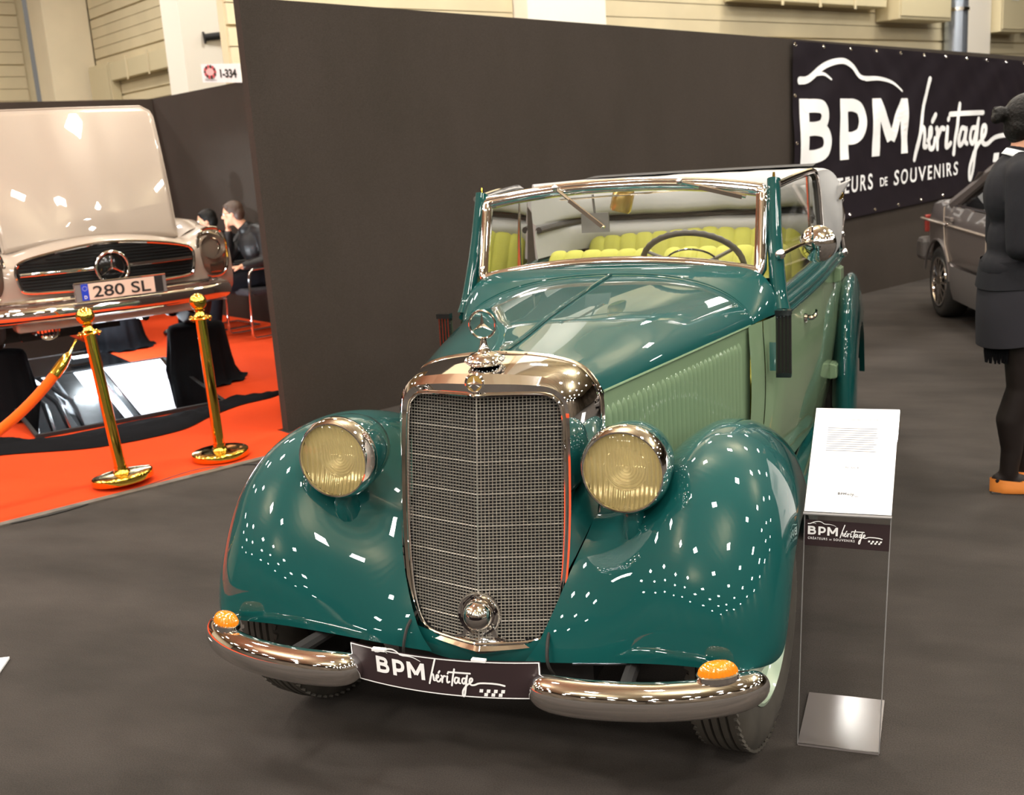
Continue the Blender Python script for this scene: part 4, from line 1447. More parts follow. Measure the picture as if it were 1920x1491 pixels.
MB().box((-.215, -.249, .880), (.045, .006, .106)).build('country_band', 'plate_blue', fr_, smooth=False)
MB().box((.268, -.246, .880), (.055, .006, .106)).build('blank_end', 'black_matte', fr_, smooth=False)
def plq(u, v):
    return (u, -.2525, v)
mb = MB()
put_text(mb, '280 SL', plq, -.165, .842, .076, .375, .012)
mb.build('lettering', 'black_matte', fr_, smooth=False, weld=False)
mb = MB()
put_text(mb, 'D', plq, -.224, .838, .022, .018, .02)
for k in range(12):
    a = 2 * PI * k / 12
    mb.add([(-.215 + .014 * math.cos(a) + .0022 * math.cos(b), -.2525, .905 + .014 * math.sin(a) + .0022 * math.sin(b)) for b in (0, 1.57, 3.14, 4.71)], [(0, 1, 2, 3)])
mb.build('country_letters', 'white_print', fr_, smooth=False, weld=False)
# valance, horn, tow gear
MB().box((0, .05, .675), (1.25, .16, .07)).build('valance', SW_, sl, smooth=False, bevel=.02)
mb = MB().lathe([(0, .03), (.05, .03), (.075, .015), (.08, 0), (.06, -.03), (.03, -.06), (0, -.06)], (-.40, .16, .625), (0, -1, -.1), 20)
hn = mb.build('horn', 'chrome', sl)
for k in range(6):
    MB().box((-.46 + .024 * k, .125, .625), (.007, .008, .10)).build('horn_bar', 'black_gloss', hn, smooth=False)
for x in (.36, .52):
    MB().tube(catmull([(x, .05, .70), (x + .06, .1, .64), (x + .16, .3, .62), (x + .2, .5, .66)], 14), .035, 10).build('steering_arm', 'black_gloss', sl)
# raised bonnet, hinged at the nose
rows = []
for i in range(27):
    t = i / 26
    r = []
    for j in range(41):
        u = -1 + j / 20
        hwid = lerp(.585, .615, t)
        ct = max(0, (t - .90) / .10)
        w_ = hwid * (1 - .12 * (1 - math.sqrt(max(0, 1 - ct * ct))))
        x = w_ * u
        y = lerp(.20, .56, t) - .05 * math.sin(PI * t) * .6 - .045 * (1 - u * u) * (1 - .3 * t)
        y += bow(x) * .55 * (1 - t)
        z = lerp(1.150, 2.085, t) + (1 - t) * (.05 * (1 - u * u)) - .0 * t
        bulge = math.exp(-((abs(u) - .0) / .30) ** 4) * .020 * min(1, t * 6) * (1 - .4 * t)
        y -= bulge
        r.append((x, y, z))
    rows.append(r)
bn = MB().grid(rows).build('bonnet', SW_, sl, angle=70, solid=.012)
MB().tube([tuple(Vector(p) + Vector((0, .012, .004))) for p in [r[0] for r in rows] + rows[-1] + [r[-1] for r in rows[::-1]]], .010, 6).build('bonnet_edge', SW_, bn)
MB().box((0, .62, 1.65), (.9, .02, .7), mtx=Matrix.Rotation(R_(-21), 3, 'X')).build('bonnet_brace', 'black_matte', bn, smooth=False)
# windscreen behind the bonnet and steering side
MB().tube([(-.62, 1.55, 1.2), (-.55, 1.75, 1.58), (0, 1.72, 1.62), (.55, 1.75, 1.58), (.62, 1.55, 1.2)], .02, 8).build('windscreen_frame', 'chrome', sl)
# wheels
for x, y in ((.72, .55), (-.72, .55), (.72, 2.95), (-.72, 2.95)):
    s = 1 if x > 0 else -1
    wh = bpy.data.objects.new('wheel', None)
    col.objects.link(wh)
    wh.parent = sl
    wh.location = (x, y, .785)
    MB().lathe([(.19, -.07), (.24, -.085), (.29, -.08), (.31, -.06), (.315, -.03), (.315, .03), (.31, .06), (.29, .08), (.24, .085), (.19, .07)], (0, 0, 0), (1, 0, 0), 40).build('tyre', 'black_rubber', wh)
    MB().lathe([(.195, .06), (.17, .045), (.12, .05), (.10, .07), (0, .075)], (0, 0, 0), (s, 0, 0), 28).build('rim', 'dull_chrome', wh)
    MB().lathe([(.19, -.03), (0, -.03)], (0, 0, 0), (s, 0, 0), 20).build('brake_disc', 'black_gloss', wh)

def slp(x, y, z=0.0):
    return SLO + Matrix.Rotation(SLA, 3, 'Z') @ Vector((x, y, z))
# drums draped in black cloth under the wheels
def drum(x, y, label, seed, flare=1.0):
    r = thing('draped_drum', label, 'drum', slp(x, y, .0065), SLA, 'draped drums under the raised roadster')
    MB().lathe([(.0, .455), (.19, .455), (.20, .445), (.20, .01), (.0, .01)], n=28).build('drum', 'black_matte', r)
    rows = []
    n = 72
    for (z, rr) in ((.468, .02), (.466, .17), (.458, .200), (.43, .212), (.34, .222), (.22, .236), (.10, .250), (.03, .272), (.018, .29), (.013, .32)):
        k = 1 - z / .468
        row = []
        for j in range(n):
            a = 2 * PI * j / n
            f = 1 + k * (.055 * math.sin(9 * a + seed) + .035 * math.sin(17 * a + seed * 2.3)) * flare + (.10 * k ** 4) * math.sin(2 * a + seed)
            row.append((rr * f * math.cos(a), rr * f * math.sin(a), z + .010 * k ** 3 * math.sin(13 * a + seed) * (z < .1)))
        rows.append(row)
    MB().grid(rows, closed_u=True).build('cloth', 'black_cloth', r, angle=80)
drum(.72, .50, 'black cloth covered drum under the front wheel nearest the brown wall', 1.0)
drum(-.72, .50, 'black cloth covered drum under the front wheel at the left edge', 2.2)
drum(.72, 2.92, 'black cloth covered drum under the rear wheel seen below the number plate', 3.1)
drum(-.72, 2.92, 'black cloth covered drum under the rear wheel hidden on the far left', 4.4)
# floor mirror under the car and rumpled cloth round it
r = thing('floor_mirror', 'tilted floor mirror under the raised roadster reflecting its white underside', 'mirror', slp(-.05, -.38, .010), SLA)
r.rotation_euler = (R_(6.5), 0, SLA)
MB().box((0, .66, .016), (1.22, 1.30, .006)).build('glass', 'mirror_glass', r, smooth=False)
for (c_, d_) in (((.62, .66, .012), (.022, 1.34, .022)), ((-.62, .66, .012), (.022, 1.34, .022)), ((0, .0, .012), (1.26, .022, .022)), ((0, 1.32, .012), (1.26, .022, .022))):
    MB().box(c_, d_).build('frame_bar', 'black_matte', r, smooth=False)
r = thing('floor_board', 'large dark glossy board lying on the carpet behind the floor mirror', 'board', slp(-.06, 2.6, .007), SLA)
MB().box((0, 0, .008), (1.24, 3.3, .014)).build('panel', 'black_gloss', r, smooth=False)
MB().box((0, .35, .0155), (1.24, .008, .002)).build('joint', 'grey_plastic', r, smooth=False)
rows = []
for i in range(61):
    t = i / 60
    base = catmull([(-1.75, -.35), (-.95, -.66), (-.45, -.95), (0.05, -.95), (.35, -.72), (.62, -.55), (.86, -.50), (.99, -.42)], 61)[i]
    inn = catmull([(-1.6, .3), (-.95, -.05), (-.68, -.43), (-.1, -.43), (.35, -.43), (.62, -.30), (.88, -.40), (.99, -.40)], 61)[i]
    r_ = []
    for j in range(13):
        u = j / 12
        x = lerp(base[0], inn[0], u)
        y = lerp(base[1], inn[1], u)
        hgt = .012 + .055 * math.sin(PI * min(1, u * 1.02)) ** .7 * (.5 + .5 * abs(noise.noise(Vector((x * 6, y * 6, 2))))) + .02 * noise.noise(Vector((x * 14, y * 14, 4))) * math.sin(PI * u)
        r_.append((x, y, max(.008, hgt)))
    rows.append(r_)
cl = MB().grid(rows).build('black_drape', 'black_cloth', None, angle=80)
cl.location = SLO
cl.rotation_euler = (0, 0, SLA)
tag(cl, 'rumpled black cloth lying along the front edge of the floor mirror', 'cloth')
# work lamp shining up at the underside
r = thing('work_lamp', 'small bright work lamp under the roadster lighting the floor pan', 'lamp', slp(.25, 2.2, .032), SLA)
MB().box((0, 0, .03), (.24, .12, .05)).build('housing', 'black_matte', r, smooth=False, bevel=.008)
MB().box((0, 0, .058), (.20, .09, .006)).build('diffuser', 'lamp_lit', r, smooth=False)
l = bpy.data.lights.new('work_and_fill_light', 'AREA')
l.shape = 'RECTANGLE'
l.size, l.size_y = .2, .09
l.energy = 90
l.color = (.85, .94, 1.0)
lo = bpy.data.objects.new('work_and_fill_light', l)
col.objects.link(lo)
lo.location = slp(.25, 2.2, .10)
lo.rotation_euler = (PI, 0, 0)
l2 = l.copy()  # second light added further forward to brighten the floor pan, without a lamp body
l2.energy = 80
lo2 = bpy.data.objects.new('work_and_fill_light', l2)
col.objects.link(lo2)
lo2.location = slp(.1, .9, .10)
lo2.rotation_euler = (PI, 0, 0)

# ================================================================ STANCHIONS AND ROPE
def stanchion(loc, lean, label):
    r = thing('rope_stanchion', label, 'stanchion', loc, 0, 'brass stanchions along the red carpet')
    r.rotation_euler = lean
    MB().lathe([(0, .0), (.155, .0), (.160, .005), (.160, .034), (.157, .040), (.150, .043), (.10, .044), (.045, .045), (.041, .050), (.038, .064), (.034, .064), (.033, .080)], n=40).build('base', 'brass', r, angle=50)
    MB().cyl((0, 0, .05), (0, 0, .80), .030, n=24).build('post', 'brass', r)
    MB().lathe([(.031, .795), (.060, .797), (.064, .802), (.060, .807), (.040, .812), (.026, .826), (.024, .840), (.030, .846), (.022, .850)], n=28).build('collar', 'brass', r)
    mb = MB().sphere((0, 0, .893), .047, 24, 14)
    mb.build('ball_finial', 'brass', r)
    mb = MB()
    for k in range(4):
        a = R_(90 * k)
        mb.tube([(.045 * math.cos(a), .045 * math.sin(a), .801 + .012 * math.sin(b)) if 0 else (.062 * math.cos(a) + .012 * math.cos(b) * math.cos(a), .062 * math.sin(a) + .012 * math.cos(b) * math.sin(a), .801 + .012 * math.sin(b)) for b in np.linspace(0, 2 * PI, 9)[:-1]], .0025, 6, closed=True)
    mb.build('hook_ring', 'brass', r)
    return r
stanchion((-2.902, 1.994, .021), (0, R_(-5.6), 0), 'polished brass stanchion holding the orange rope, nearer the camera')
stanchion((-2.645, 2.511, .010), (0, R_(-1.2), 0), 'polished brass stanchion without a rope, beside the brown wall end')
stanchion((-3.95, .25, .006), (0, 0, 0), 'polished brass stanchion outside the picture at the far end of the orange rope')
r = thing('barrier_rope', 'orange velvet barrier rope hanging from the nearer brass stanchion', 'rope', (-3.0, 1.93, .80))
A_p = Vector((-3.005, 1.925, .800))
B_p = Vector((-3.905, .30, .80))
P = []
for k in range(41):
    t = k / 40
    p = lerp(A_p, B_p, t)
    p.z -= .52 * (1 - (2 * t - 1) ** 2) ** .9
    P.append(p - r.location)
MB().tube(P[3:38], .026, 14).build('velvet_rope', 'orange_velvet', r)
for seg in (P[0:4], P[37:41][::-1]):
    MB().tube([seg[0], seg[1]], .007, 8).build('hook', 'brass', r)
    MB().tube([seg[1], lerp(seg[1], seg[2], .4), seg[2], seg[3]], [.012, .022, .029, .029], 14).build('end_cap', 'brass', r)

# ================================================================ ACRYLIC DISPLAY STAND
st = thing('display_stand', 'clear acrylic display stand with sloping top beside the cabriolet', 'display stand', (.885, .36, 0))
def q(x, y, z):
    return (x - .885, y - .36, z)
def slab(a, b, c, d, nrm, th):
    n_ = Vector(nrm).normalized() * th
    v = [Vector(p) for p in (a, b, c, d)]
    return MB().add(v + [p + n_ for p in v], [(3, 2, 1, 0), (4, 5, 6, 7), (0, 1, 5, 4), (1, 2, 6, 5), (2, 3, 7, 6), (3, 0, 4, 7)])
mb = slab(q(.772, .222, .001), q(.979, .222, .001), q(.986, .510, .001), q(.777, .510, .001), (0, 0, 1), .006)
mat('acrylic_base', (0.17, 0.15, 0.145), 0.15, spec=.6)
mb.build('foot_plate', 'acrylic_base', st, smooth=False)
upr = slab(q(.772, .222, .007), q(.979, .222, .007), q(1.001, .222, .662), q(.794, .222, .662), (0, 1, 0), .004).build('upright', 'acrylic', st, smooth=False)
T0, T1 = .662, .884
top = slab(q(.791, .222, T0), q(1.003, .222, T0), q(1.016, .420, T1), q(.806, .420, T1), (0, -.74, .67), .003).build('sloping_tray', 'acrylic', st, smooth=False)
MB().tube([q(.791, .214, T0), q(1.003, .214, T0)], .004, 6).build('lip', 'frosted_edge', st)
for a, b in ((q(.772, .221, .007), q(.794, .221, .66)), (q(.979, .221, .007), q(1.001, .221, .66))):
    MB().tube([a, b], .0014, 4).build('polished_edge', 'frosted_edge', upr)
# logo strip on the upright
def us(u, v, h=0.0):
    z = .574 + v * .070
    k = (z - .007) / .655
    return Vector(q(lerp(.772, .794, k) + .002 + u * .204, .2205 - h, z - .004 * u))
mb = MB().grid([[us(u, v) for u in np.linspace(0, 1, 3)] for v in (0, 1)])
lp = mb.build('logo_strip', 'plate_brown', st, smooth=False)
mb = MB()
logo(mb, lambda u, v, e=0.0: us(.035 + u * .114, .44 + v * .325, .0012 + e * .3), slogan=True)
mb.build('lettering', 'white_print', lp, smooth=False, weld=False)
# A4 sheet in the tray
ps = thing('info_sheet', 'white printed information sheet on the sloping top of the acrylic stand', 'sheet', (.885, .36, .77))
def sh(u, v, h=0.0):
    a = Vector((lerp(.793, .8075, v), lerp(.219, .418, v), lerp(.664, .884, v)))
    b = Vector((lerp(1.002, 1.0145, v), lerp(.219, .418, v), lerp(.664, .884, v)))
    return lerp(a, b, u) + Vector((0, -.74, .67)) * (.0055 + h) - Vector((.885, .36, .77))
MB().grid([[sh(u, v) for u in (0, 1)] for v in (0, 1)]).grid([[sh(u, v, -.0008) for u in (0, 1)] for v in (0, 1)], flip=True).build('paper', 'paper_white', ps, smooth=False, weld=False)
mb = MB()
put_text(mb, 'Mercedes Benz 230 B 1938', lambda u, v: sh(u, v, .0006), .36, .885, .013, .40, .0)
put_text(mb, '90 000 €', lambda u, v: sh(u, v, .0006), .42, .415, .018, .17, .0)
mb.build('heading', 'pale_ink', ps, smooth=False, weld=False)
mb = MB()
random.seed(3)
for k in range(11):
    v = .80 - k * .022
    mb.add([sh(.17, v, .0006), sh(.80 - random.random() * .08, v, .0006), sh(.80 - random.random() * .08, v + .005, .0006), sh(.17, v + .005, .0006)], [(0, 1, 2, 3)])
mb.build('text_lines', 'pale_ink', ps, smooth=False, weld=False, kind='stuff')
mb = MB()
logo(mb, lambda u, v, e=0.0: sh(.37 + u * .031, .165 + v * .022, .0006 + e * .3), checks=True)
mb.build('small_logo', 'mid_ink', ps, smooth=False, weld=False)

# ================================================================ GREY SALOON behind the woman
D2 = Vector((.245, -.970, 0)).normalized()
ang = math.atan2(D2.y, D2.x)
sd = thing('grey_saloon', 'silver grey four door saloon parked at right below the banner', 'car', (1.288, 7.001, 0), ang)
# local: x forwards along the car, y = +left side; our side is y = 0 plane, body spreads to +y (1.68)
CP = 'silver_grey_paint'
def sec(y, prof, n):
    return prof
XS = [-.86, -.80, -.62, -.35, 0.0, .5, 1.0, 1.6, 2.0, 2.4, 2.9, 3.3, 3.55]
ZT = [.80, .91, .955, .975, .965, .955, .945, .935, .93, .92, .89, .84, .72]
IN = [.16, .07, .035, .02, .0, 0, 0, 0, 0, .0, .02, .08, .20]
def body_pt(x, j, side):
    zt = interp(XS, ZT, x)
    i = interp(XS, IN, x)
    prof = [(.84, zt + .015), (.45, zt + .012), (.20, zt), (.08, zt - .006), (.035, zt - .03), (.015, zt - .10), (.0, zt - .16), (.004, .72), (.0, .60), (.004, .50), (.03, .46), (.02, .44), (.015, .36), (.03, .24), (.08, .19)]
    p = prof[j]
    y = p[0] + i
    return (x, y if side == 0 else 1.68 - y, p[1])
RX, WR = -.26, .30
FXW = RX + 2.665
rows_x = sorted(set(list(np.linspace(-.86, 3.55, 56))))
for side in (0, 1):
    rows = []
    for x in rows_x:
        r_ = []
        for j in range(15):
            p = list(body_pt(x, j, side))
            for cx in (RX, FXW):
                dx = abs(x - cx)
                if dx < .37 and j >= 7:
                    za = .29 + math.sqrt(max(0, .37 ** 2 - dx * dx)) * .98
                    p[2] = max(p[2], min(za, .70 + .004 * (14 - j)))
            r_.append(tuple(p))
        rows.append(r_)
    MB().grid(rows, flip=side == 1).m(0).build('body_side', CP, sd, angle=35)
MB().box((1.35, .84, .33), (3.9, 1.45, .28)).build('underbody', 'black_matte', sd, smooth=False)
MB().grid([[(x, y, z) for x in (RX + .385, FXW - .385)] for y, z in ((-.004, .475), (-.006, .40), (.004, .30), (.03, .20))]).build('sill_cladding', 'sill_grey', sd)
# greenhouse
GH = [(-.02, .955, .10), (.46, 1.22, .17), (.72, 1.315, .24), (1.0, 1.345, .27), (1.5, 1.345, .27), (1.78, 1.30, .25), (2.5, .93, .12)]
rows = []
for y_ in np.linspace(0, 1, 9):
    rows.append([(g_[0], lerp(g_[2], 1.68 - g_[2], y_), g_[1] + .02 * math.sin(PI * y_)) for g_ in [tuple(v) for v in catmull(GH, 40)]])
MB().grid(rows).build('roof', CP, sd, angle=60)
def gh_y(z):
    return interp([.93, 1.345], [.055, .27], z)
def gp_(x, z, side, off=0.0):
    y = gh_y(z) - off
    return (x, y if side == 0 else 1.68 - y, z)
for side in (0, 1):
    # side glass area and pillars
    mb = MB()
    poly = [(.13, .945), (.52, 1.19), (.76, 1.275), (1.05, 1.30), (1.48, 1.30), (1.70, 1.26), (2.28, .925)]
    mb.add([gp_(x, z, side, -.004) for x, z in poly], [tuple(range(len(poly)))])
    mb.build('side_glass', 'dark_glass', sd, smooth=False)
    for P in ([(.0, .95), (.30, 1.10), (.55, 1.235), (.80, 1.305), (1.1, 1.325), (1.5, 1.325), (1.75, 1.285), (2.1, 1.08), (2.40, .925)], [(1.02, .94), (.98, 1.12), (.96, 1.32)]):
        MB().tube([gp_(x, z, side, .006) for x, z in [tuple(v) for v in catmull(P, 24)]], [.05 if P[0][0] == 0 and k < 9 else .026 for k in range(24)], 8).build('pillar', CP, sd)
    MB().tube([gp_(x, .943 - .008 * x, side, .012) for x in np.linspace(-.05, 2.4, 12)], .014, 8).build('belt_moulding', 'chrome', sd)
    sy = -.006 if side == 0 else 1.686
    MB().tube([(x, sy + .005 * (1 if side == 0 else -1), .79 - .01 * x) for x in np.linspace(-.74, 3.3, 16)], .012, 6).build('rubbing_strip', 'silver_white_paint', sd)
    for xs in ([(-.06, .93), (-.06, .78), (-.02, .64), (.10, .50)], [(1.0, .93), (1.0, .75), (1.0, .48)]):
        MB().tube([(x, sy + (.004 if side == 0 else -.004), z) for x, z in xs], .006, 4).build('door_gap', 'silver_white_paint', sd)
    for x in (.05, 1.12):
        h = MB().box((x + .08, sy - (.012 if side == 0 else -.012), .845), (.17, .028, .035)).build('door_handle', CP, sd, smooth=False, bevel=.008)
        MB().sphere((x + .02, sy - (.006 if side == 0 else -.006), .80), .018, 10, 6).build('lock', 'chrome', h)
    MB().tube([(RX + .37 * math.cos(a), sy + (.010 if side == 0 else -.010), .29 + .36 * math.sin(a)) for a in np.linspace(.15, PI - .2, 20)], .012, 6).build('arch_lip', CP, sd)
MB().grid([[(x, y, z) for y in np.linspace(.10, 1.58, 5)] for x, z in ((.02, .97), (.45, 1.215))]).build('rear_window', 'dark_glass', sd, smooth=False)
MB().grid([[(x, y, z) for y in np.linspace(.12, 1.56, 5)] for x, z in ((1.82, 1.285), (2.46, .945))]).build('windscreen', 'dark_glass', sd, smooth=False)
for s_, yy in ((0, .10), (1, 1.58)):
    MB().box((-.835, yy + (.1 if s_ == 0 else -.1), .74), (.05, .30, .15)).build('tail_light', 'tail_red', sd, smooth=False, bevel=.01)
MB().box((-.86, .84, .52), (.20, 1.66, .20)).build('rear_bumper', 'sill_grey', sd, smooth=False, bevel=.04)
MB().tube([(-.965, .05, .60), (-.975, .4, .60), (-.975, 1.28, .60), (-.965, 1.63, .60)], .012, 6).build('bumper_trim', 'chrome', sd)
MB().box((3.56, .84, .46), (.20, 1.62, .20)).build('front_bumper', 'sill_grey', sd, smooth=False, bevel=.04)
MB().box((3.50, .84, .70), (.10, .42, .22)).build('radiator_grille', 'chrome', sd, smooth=False, bevel=.01)
for yy in (.35, 1.33):
    MB().box((3.46, yy, .68), (.10, .40, .17)).build('headlight', 'clear_lens', sd, smooth=False, bevel=.01)
for x in (RX, FXW):
    for side in (0, 1):
        wh = bpy.data.objects.new('wheel', None)
        col.objects.link(wh)
        wh.parent = sd
        s = -1 if side == 0 else 1
        wh.location = (x, .115 if side == 0 else 1.565, .298)
        MB().lathe([(.205, -.085), (.25, -.098), (.28, -.09), (.296, -.07), (.298, 0), (.296, .07), (.28, .09), (.25, .098), (.205, .085)], (0, 0, 0), (0, s, 0), 40).build('tyre', 'black_rubber', wh)
        MB().lathe([(.208, .086), (.205, .098), (.192, .098), (.185, .075), (.182, .03)], (0, 0, 0), (0, s, 0), 36).build('rim', 'chrome', wh)
        MB().lathe([(.185, .03), (0, .03)], (0, 0, 0), (0, s, 0), 24).build('brake_disc', 'black_matte', wh)
        sp0 = None
        for k in range(15):
            a = 2 * PI * k / 15
            mb = MB().tube([(.05 * math.cos(0), s * .08, 0), (.12, s * .088, 0), (.19, s * .082, 0)], [.018, .012, .014], 6)
            if sp0 is None:
                sp0 = mb.build('spoke', 'chrome', wh)
                o = sp0
            else:
                o = inst(sp0, parent=wh)
            o.rotation_euler = (0, a, 0)
        MB().lathe([(.06, .07), (.06, .095), (.04, .102), (0, .104)], (0, 0, 0), (0, s, 0), 20).build('hub_cap', 'dull_chrome', wh)
# ================================================================ PEOPLE: one voxel-fused surface per body, hair and clothes as children
def capsule(mb, p0, p1, r0, r1=None, n=14, sq=None):
    p0, p1 = Vector(p0), Vector(p1)
    r1 = r0 if r1 is None else r1
    d = p1 - p0
    L = max(d.length, 1e-5)
    prof = [(max(1e-4, r0 * math.cos(a)), r0 * math.sin(a)) for a in np.linspace(-PI / 2, 0, 6)]
    prof += [(max(1e-4, r1 * math.cos(a)), L + r1 * math.sin(a)) for a in np.linspace(0, PI / 2, 6)]
    mb.lathe(prof, p0, d if d.length > 1e-5 else (0, 0, 1), n)
def chain(mb, pts, rs, n=14):
    for i in range(len(pts) - 1):
        capsule(mb, pts[i], pts[i + 1], rs[i], rs[i + 1], n)
def ell(mb, c, sc, rot=None):
    mb.sphere(c, 1.0, 18, 12, sc, rot)
def fuse(mb, name, m, parent, voxel=.010, smooth=6, factor=.5):
    o = mb.build(name, m, None, weld=False)
    md = o.modifiers.new('r', 'REMESH')
    md.mode = 'VOXEL'
    md.voxel_size = voxel
    md.use_smooth_shade = True
    s = o.modifiers.new('s', 'SMOOTH')
    s.iterations = smooth
    s.factor = factor
    dg = bpy.context.evaluated_depsgraph_get()
    me = bpy.data.meshes.new_from_object(o.evaluated_get(dg))
    old = o.data
    o.modifiers.clear()
    o.data = me
    bpy.data.meshes.remove(old)
    if not me.materials:
        me.materials.append(M[m])
    me.polygons.foreach_set('use_smooth', [True] * len(me.polygons))
    if parent:
        o.parent = parent
    return o
def head_parts(mb, c, F, U, female=False):
    # c: head centre, F: facing, U: up
    F = Vector(F).normalized()
    U = Vector(U).normalized()
    U = (U - F * U.dot(F)).normalized()
    S = F.cross(U)
    rot = Matrix((S, F, U)).transposed()
    c = Vector(c)
    P = lambda s, f, u: c + S * s + F * f + U * u
    ell(mb, P(0, -.008, .022), (.074, .092, .088), rot)
    ell(mb, P(0, .022, -.040), (.056, .062, .068), rot)
    ell(mb, P(0, .048, -.092), (.026, .024, .020), rot)
    capsule(mb, P(0, .082, .012), P(0, .104, -.028), .009, .012)
    ell(mb, P(0, .098, -.030), (.015, .012, .009), rot)
    ell(mb, P(0, .080, -.060), (.024, .012, .006), rot)
    ell(mb, P(0, .077, -.070), (.021, .012, .007), rot)
    for s in (1, -1):
        ell(mb, P(s * .030, .074, .022), (.022, .012, .006), rot)
        ell(mb, P(s * .046, .058, -.022), (.022, .020, .018), rot)
        ell(mb, P(s * .076, -.010, -.008), (.008, .019, .030), rot)
    return P, rot
def eyes(P, rot, parent):
    for s in (1, -1):
        e = MB()
        e.sphere(P(s * .030, .076, .006), .0115, 12, 8)
        o = e.build('eye', 'white_enamel', parent)
        MB().sphere(P(s * .030, .0835, .006), .0052, 10, 6).build('iris', 'black_gloss', o)
def hand(mb, wrist, d, palm_n, side, curl=.5, L=.175):
    # wrist point, pointing direction d, palm normal, side = +1 when the thumb lies along palm_n x d
    d = Vector(d).normalized()
    n_ = Vector(palm_n)
    n_ = (n_ - d * n_.dot(d)).normalized()
    t = n_.cross(d) * side
    w = Vector(wrist)
    k = L / .175
    for i in range(4):
        off = t * (.030 - .020 * i) * k
        base = w + d * .085 * k + off
        capsule(mb, w + d * .015 * k + off * .7, base, .013 * k, .0115 * k, 10)
        ln = (.042, .046, .043, .034)[i] * k
        a = base
        dd = d.copy()
        for j in range(3):
            ang_ = curl * (.55, .8, .6)[j]
            dd = (dd * math.cos(ang_) + n_ * math.sin(ang_)).normalized()
            b = a + dd * ln * (1, .66, .5)[j]
            capsule(mb, a, b, (.0095, .0088, .0078)[j] * k, (.0088, .0078, .0066)[j] * k, 10)
            a = b
    a = w + d * .02 * k + t * .025 * k
    b = a + (d * .75 + t * .7 + n_ * .25).normalized() * .042 * k
    c = b + (d * .9 + t * .15 + n_ * .35).normalized() * .032 * k
    e = c + (d * .9 - t * .1 + n_ * .35).normalized() * .024 * k
    capsule(mb, a, b, .013 * k, .0105 * k, 10)
    capsule(mb, b, c, .0105 * k, .009 * k, 10)
    capsule(mb, c, e, .009 * k, .007 * k, 10)

# ---- woman at the right edge, facing right (+x), seen from her right side and a little behind
wo = thing('person', 'woman in dark blazer and skirt with black tights and tan loafers standing at right', 'person', (1.455, 2.585, 0), 0)
V = Vector
Fw = V((1, .12, 0)).normalized()
Sw = V((-Fw.y, Fw.x, 0))          # her left
def wp(f, s, z):
    return Fw * f + Sw * s + V((0, 0, z))
mb = MB()
P, rot = head_parts(mb, wp(.035, 0, 1.575), Fw + V((0, .08, -.10)), (0, 0, 1), True)
chain(mb, [wp(-.02, 0, 1.38), wp(.005, 0, 1.47), wp(.015, 0, 1.53)], [.058, .050, .048])
ell(mb, wp(-.01, 0, 1.28), (.100, .150, .16))
ell(mb, wp(-.0, 0, 1.08), (.088, .125, .14))
ell(mb, wp(-.015, 0, .93), (.115, .165, .13))
for s in (1, -1):
    leg = [wp(-.01, s * .085, .90), wp(.015, s * .080, .66), wp(.020, s * .075, .47), wp(-.015, s * .072, .33), wp(-.005, s * .07, .20), wp(-.015, s * .07, .085)]
    if s < 0:
        leg = [p + V((.0, 0, 0)) for p in leg]
    else:
        leg = [leg[0]] + [p + V((.10 * (1 - p.z / .9), 0, 0)) for p in leg[1:]]
    chain(mb, leg, [.086, .070, .054, .057, .042, .034])
    a = leg[-1]
    chain(mb, [a + V((-.035, 0, -.035)), a + Fw * .06 + V((0, 0, -.045)), a + Fw * .15 + V((0, 0, -.062))], [.032, .032, .022])
    sh_ = wp(-.02, s * .165, 1.37)
    el = wp(-.035, s * .215, 1.10)
    wr = wp(.185, s * .12, 1.12)
    chain(mb, [wp(-.01, s * .09, 1.38), sh_, lerp(sh_, el, .5), el], [.058, .052, .046, .038])
    chain(mb, [el, lerp(el, wr, .4), wr], [.038, .040, .026])
    hand(mb, wr, wp(.9, -s * .45, .05), wp(.3, -s * .6, -.4), 1 if s < 0 else -1, .55, .165)
body = fuse(mb, 'body', 'skin', wo, .0085, 5)
eyes(P, rot, body)
# hair drawn back into a bun
mb = MB()
ell(mb, P(0, -.022, .034), (.081, .090, .088), rot)
ell(mb, P(0, -.045, -.012), (.074, .062, .075), rot)
ell(mb, P(0, -.128, .030), (.034, .030, .034), rot)
ell(mb, P(.012, -.142, .012), (.022, .022, .022), rot)
ell(mb, P(0, -.105, .040), (.022, .03, .022), rot)
for k in range(7):
    a = 2 * PI * k / 7
    capsule(mb, P(.028 * math.cos(a), -.128, .028 + .028 * math.sin(a)), P(.026 * math.cos(a + .8), -.150, .028 + .026 * math.sin(a + .8)), .010, .008)
fuse(mb, 'hair', 'hair_black', wo, .006, 3)
# white shirt collar
mb = MB()
rows = []
for k in range(25):
    a = 2 * PI * k / 24
    c0 = wp(.006 + .062 * math.cos(a), .062 * math.sin(a), 1.462 - .02 * math.cos(a))
    c1 = wp(-.002 + .074 * math.cos(a), .076 * math.sin(a), 1.430 - .03 * math.cos(a))
    rows.append([c0, c1])
MB().grid(rows).build('shirt_collar', 'white_shirt', wo, solid=.004)
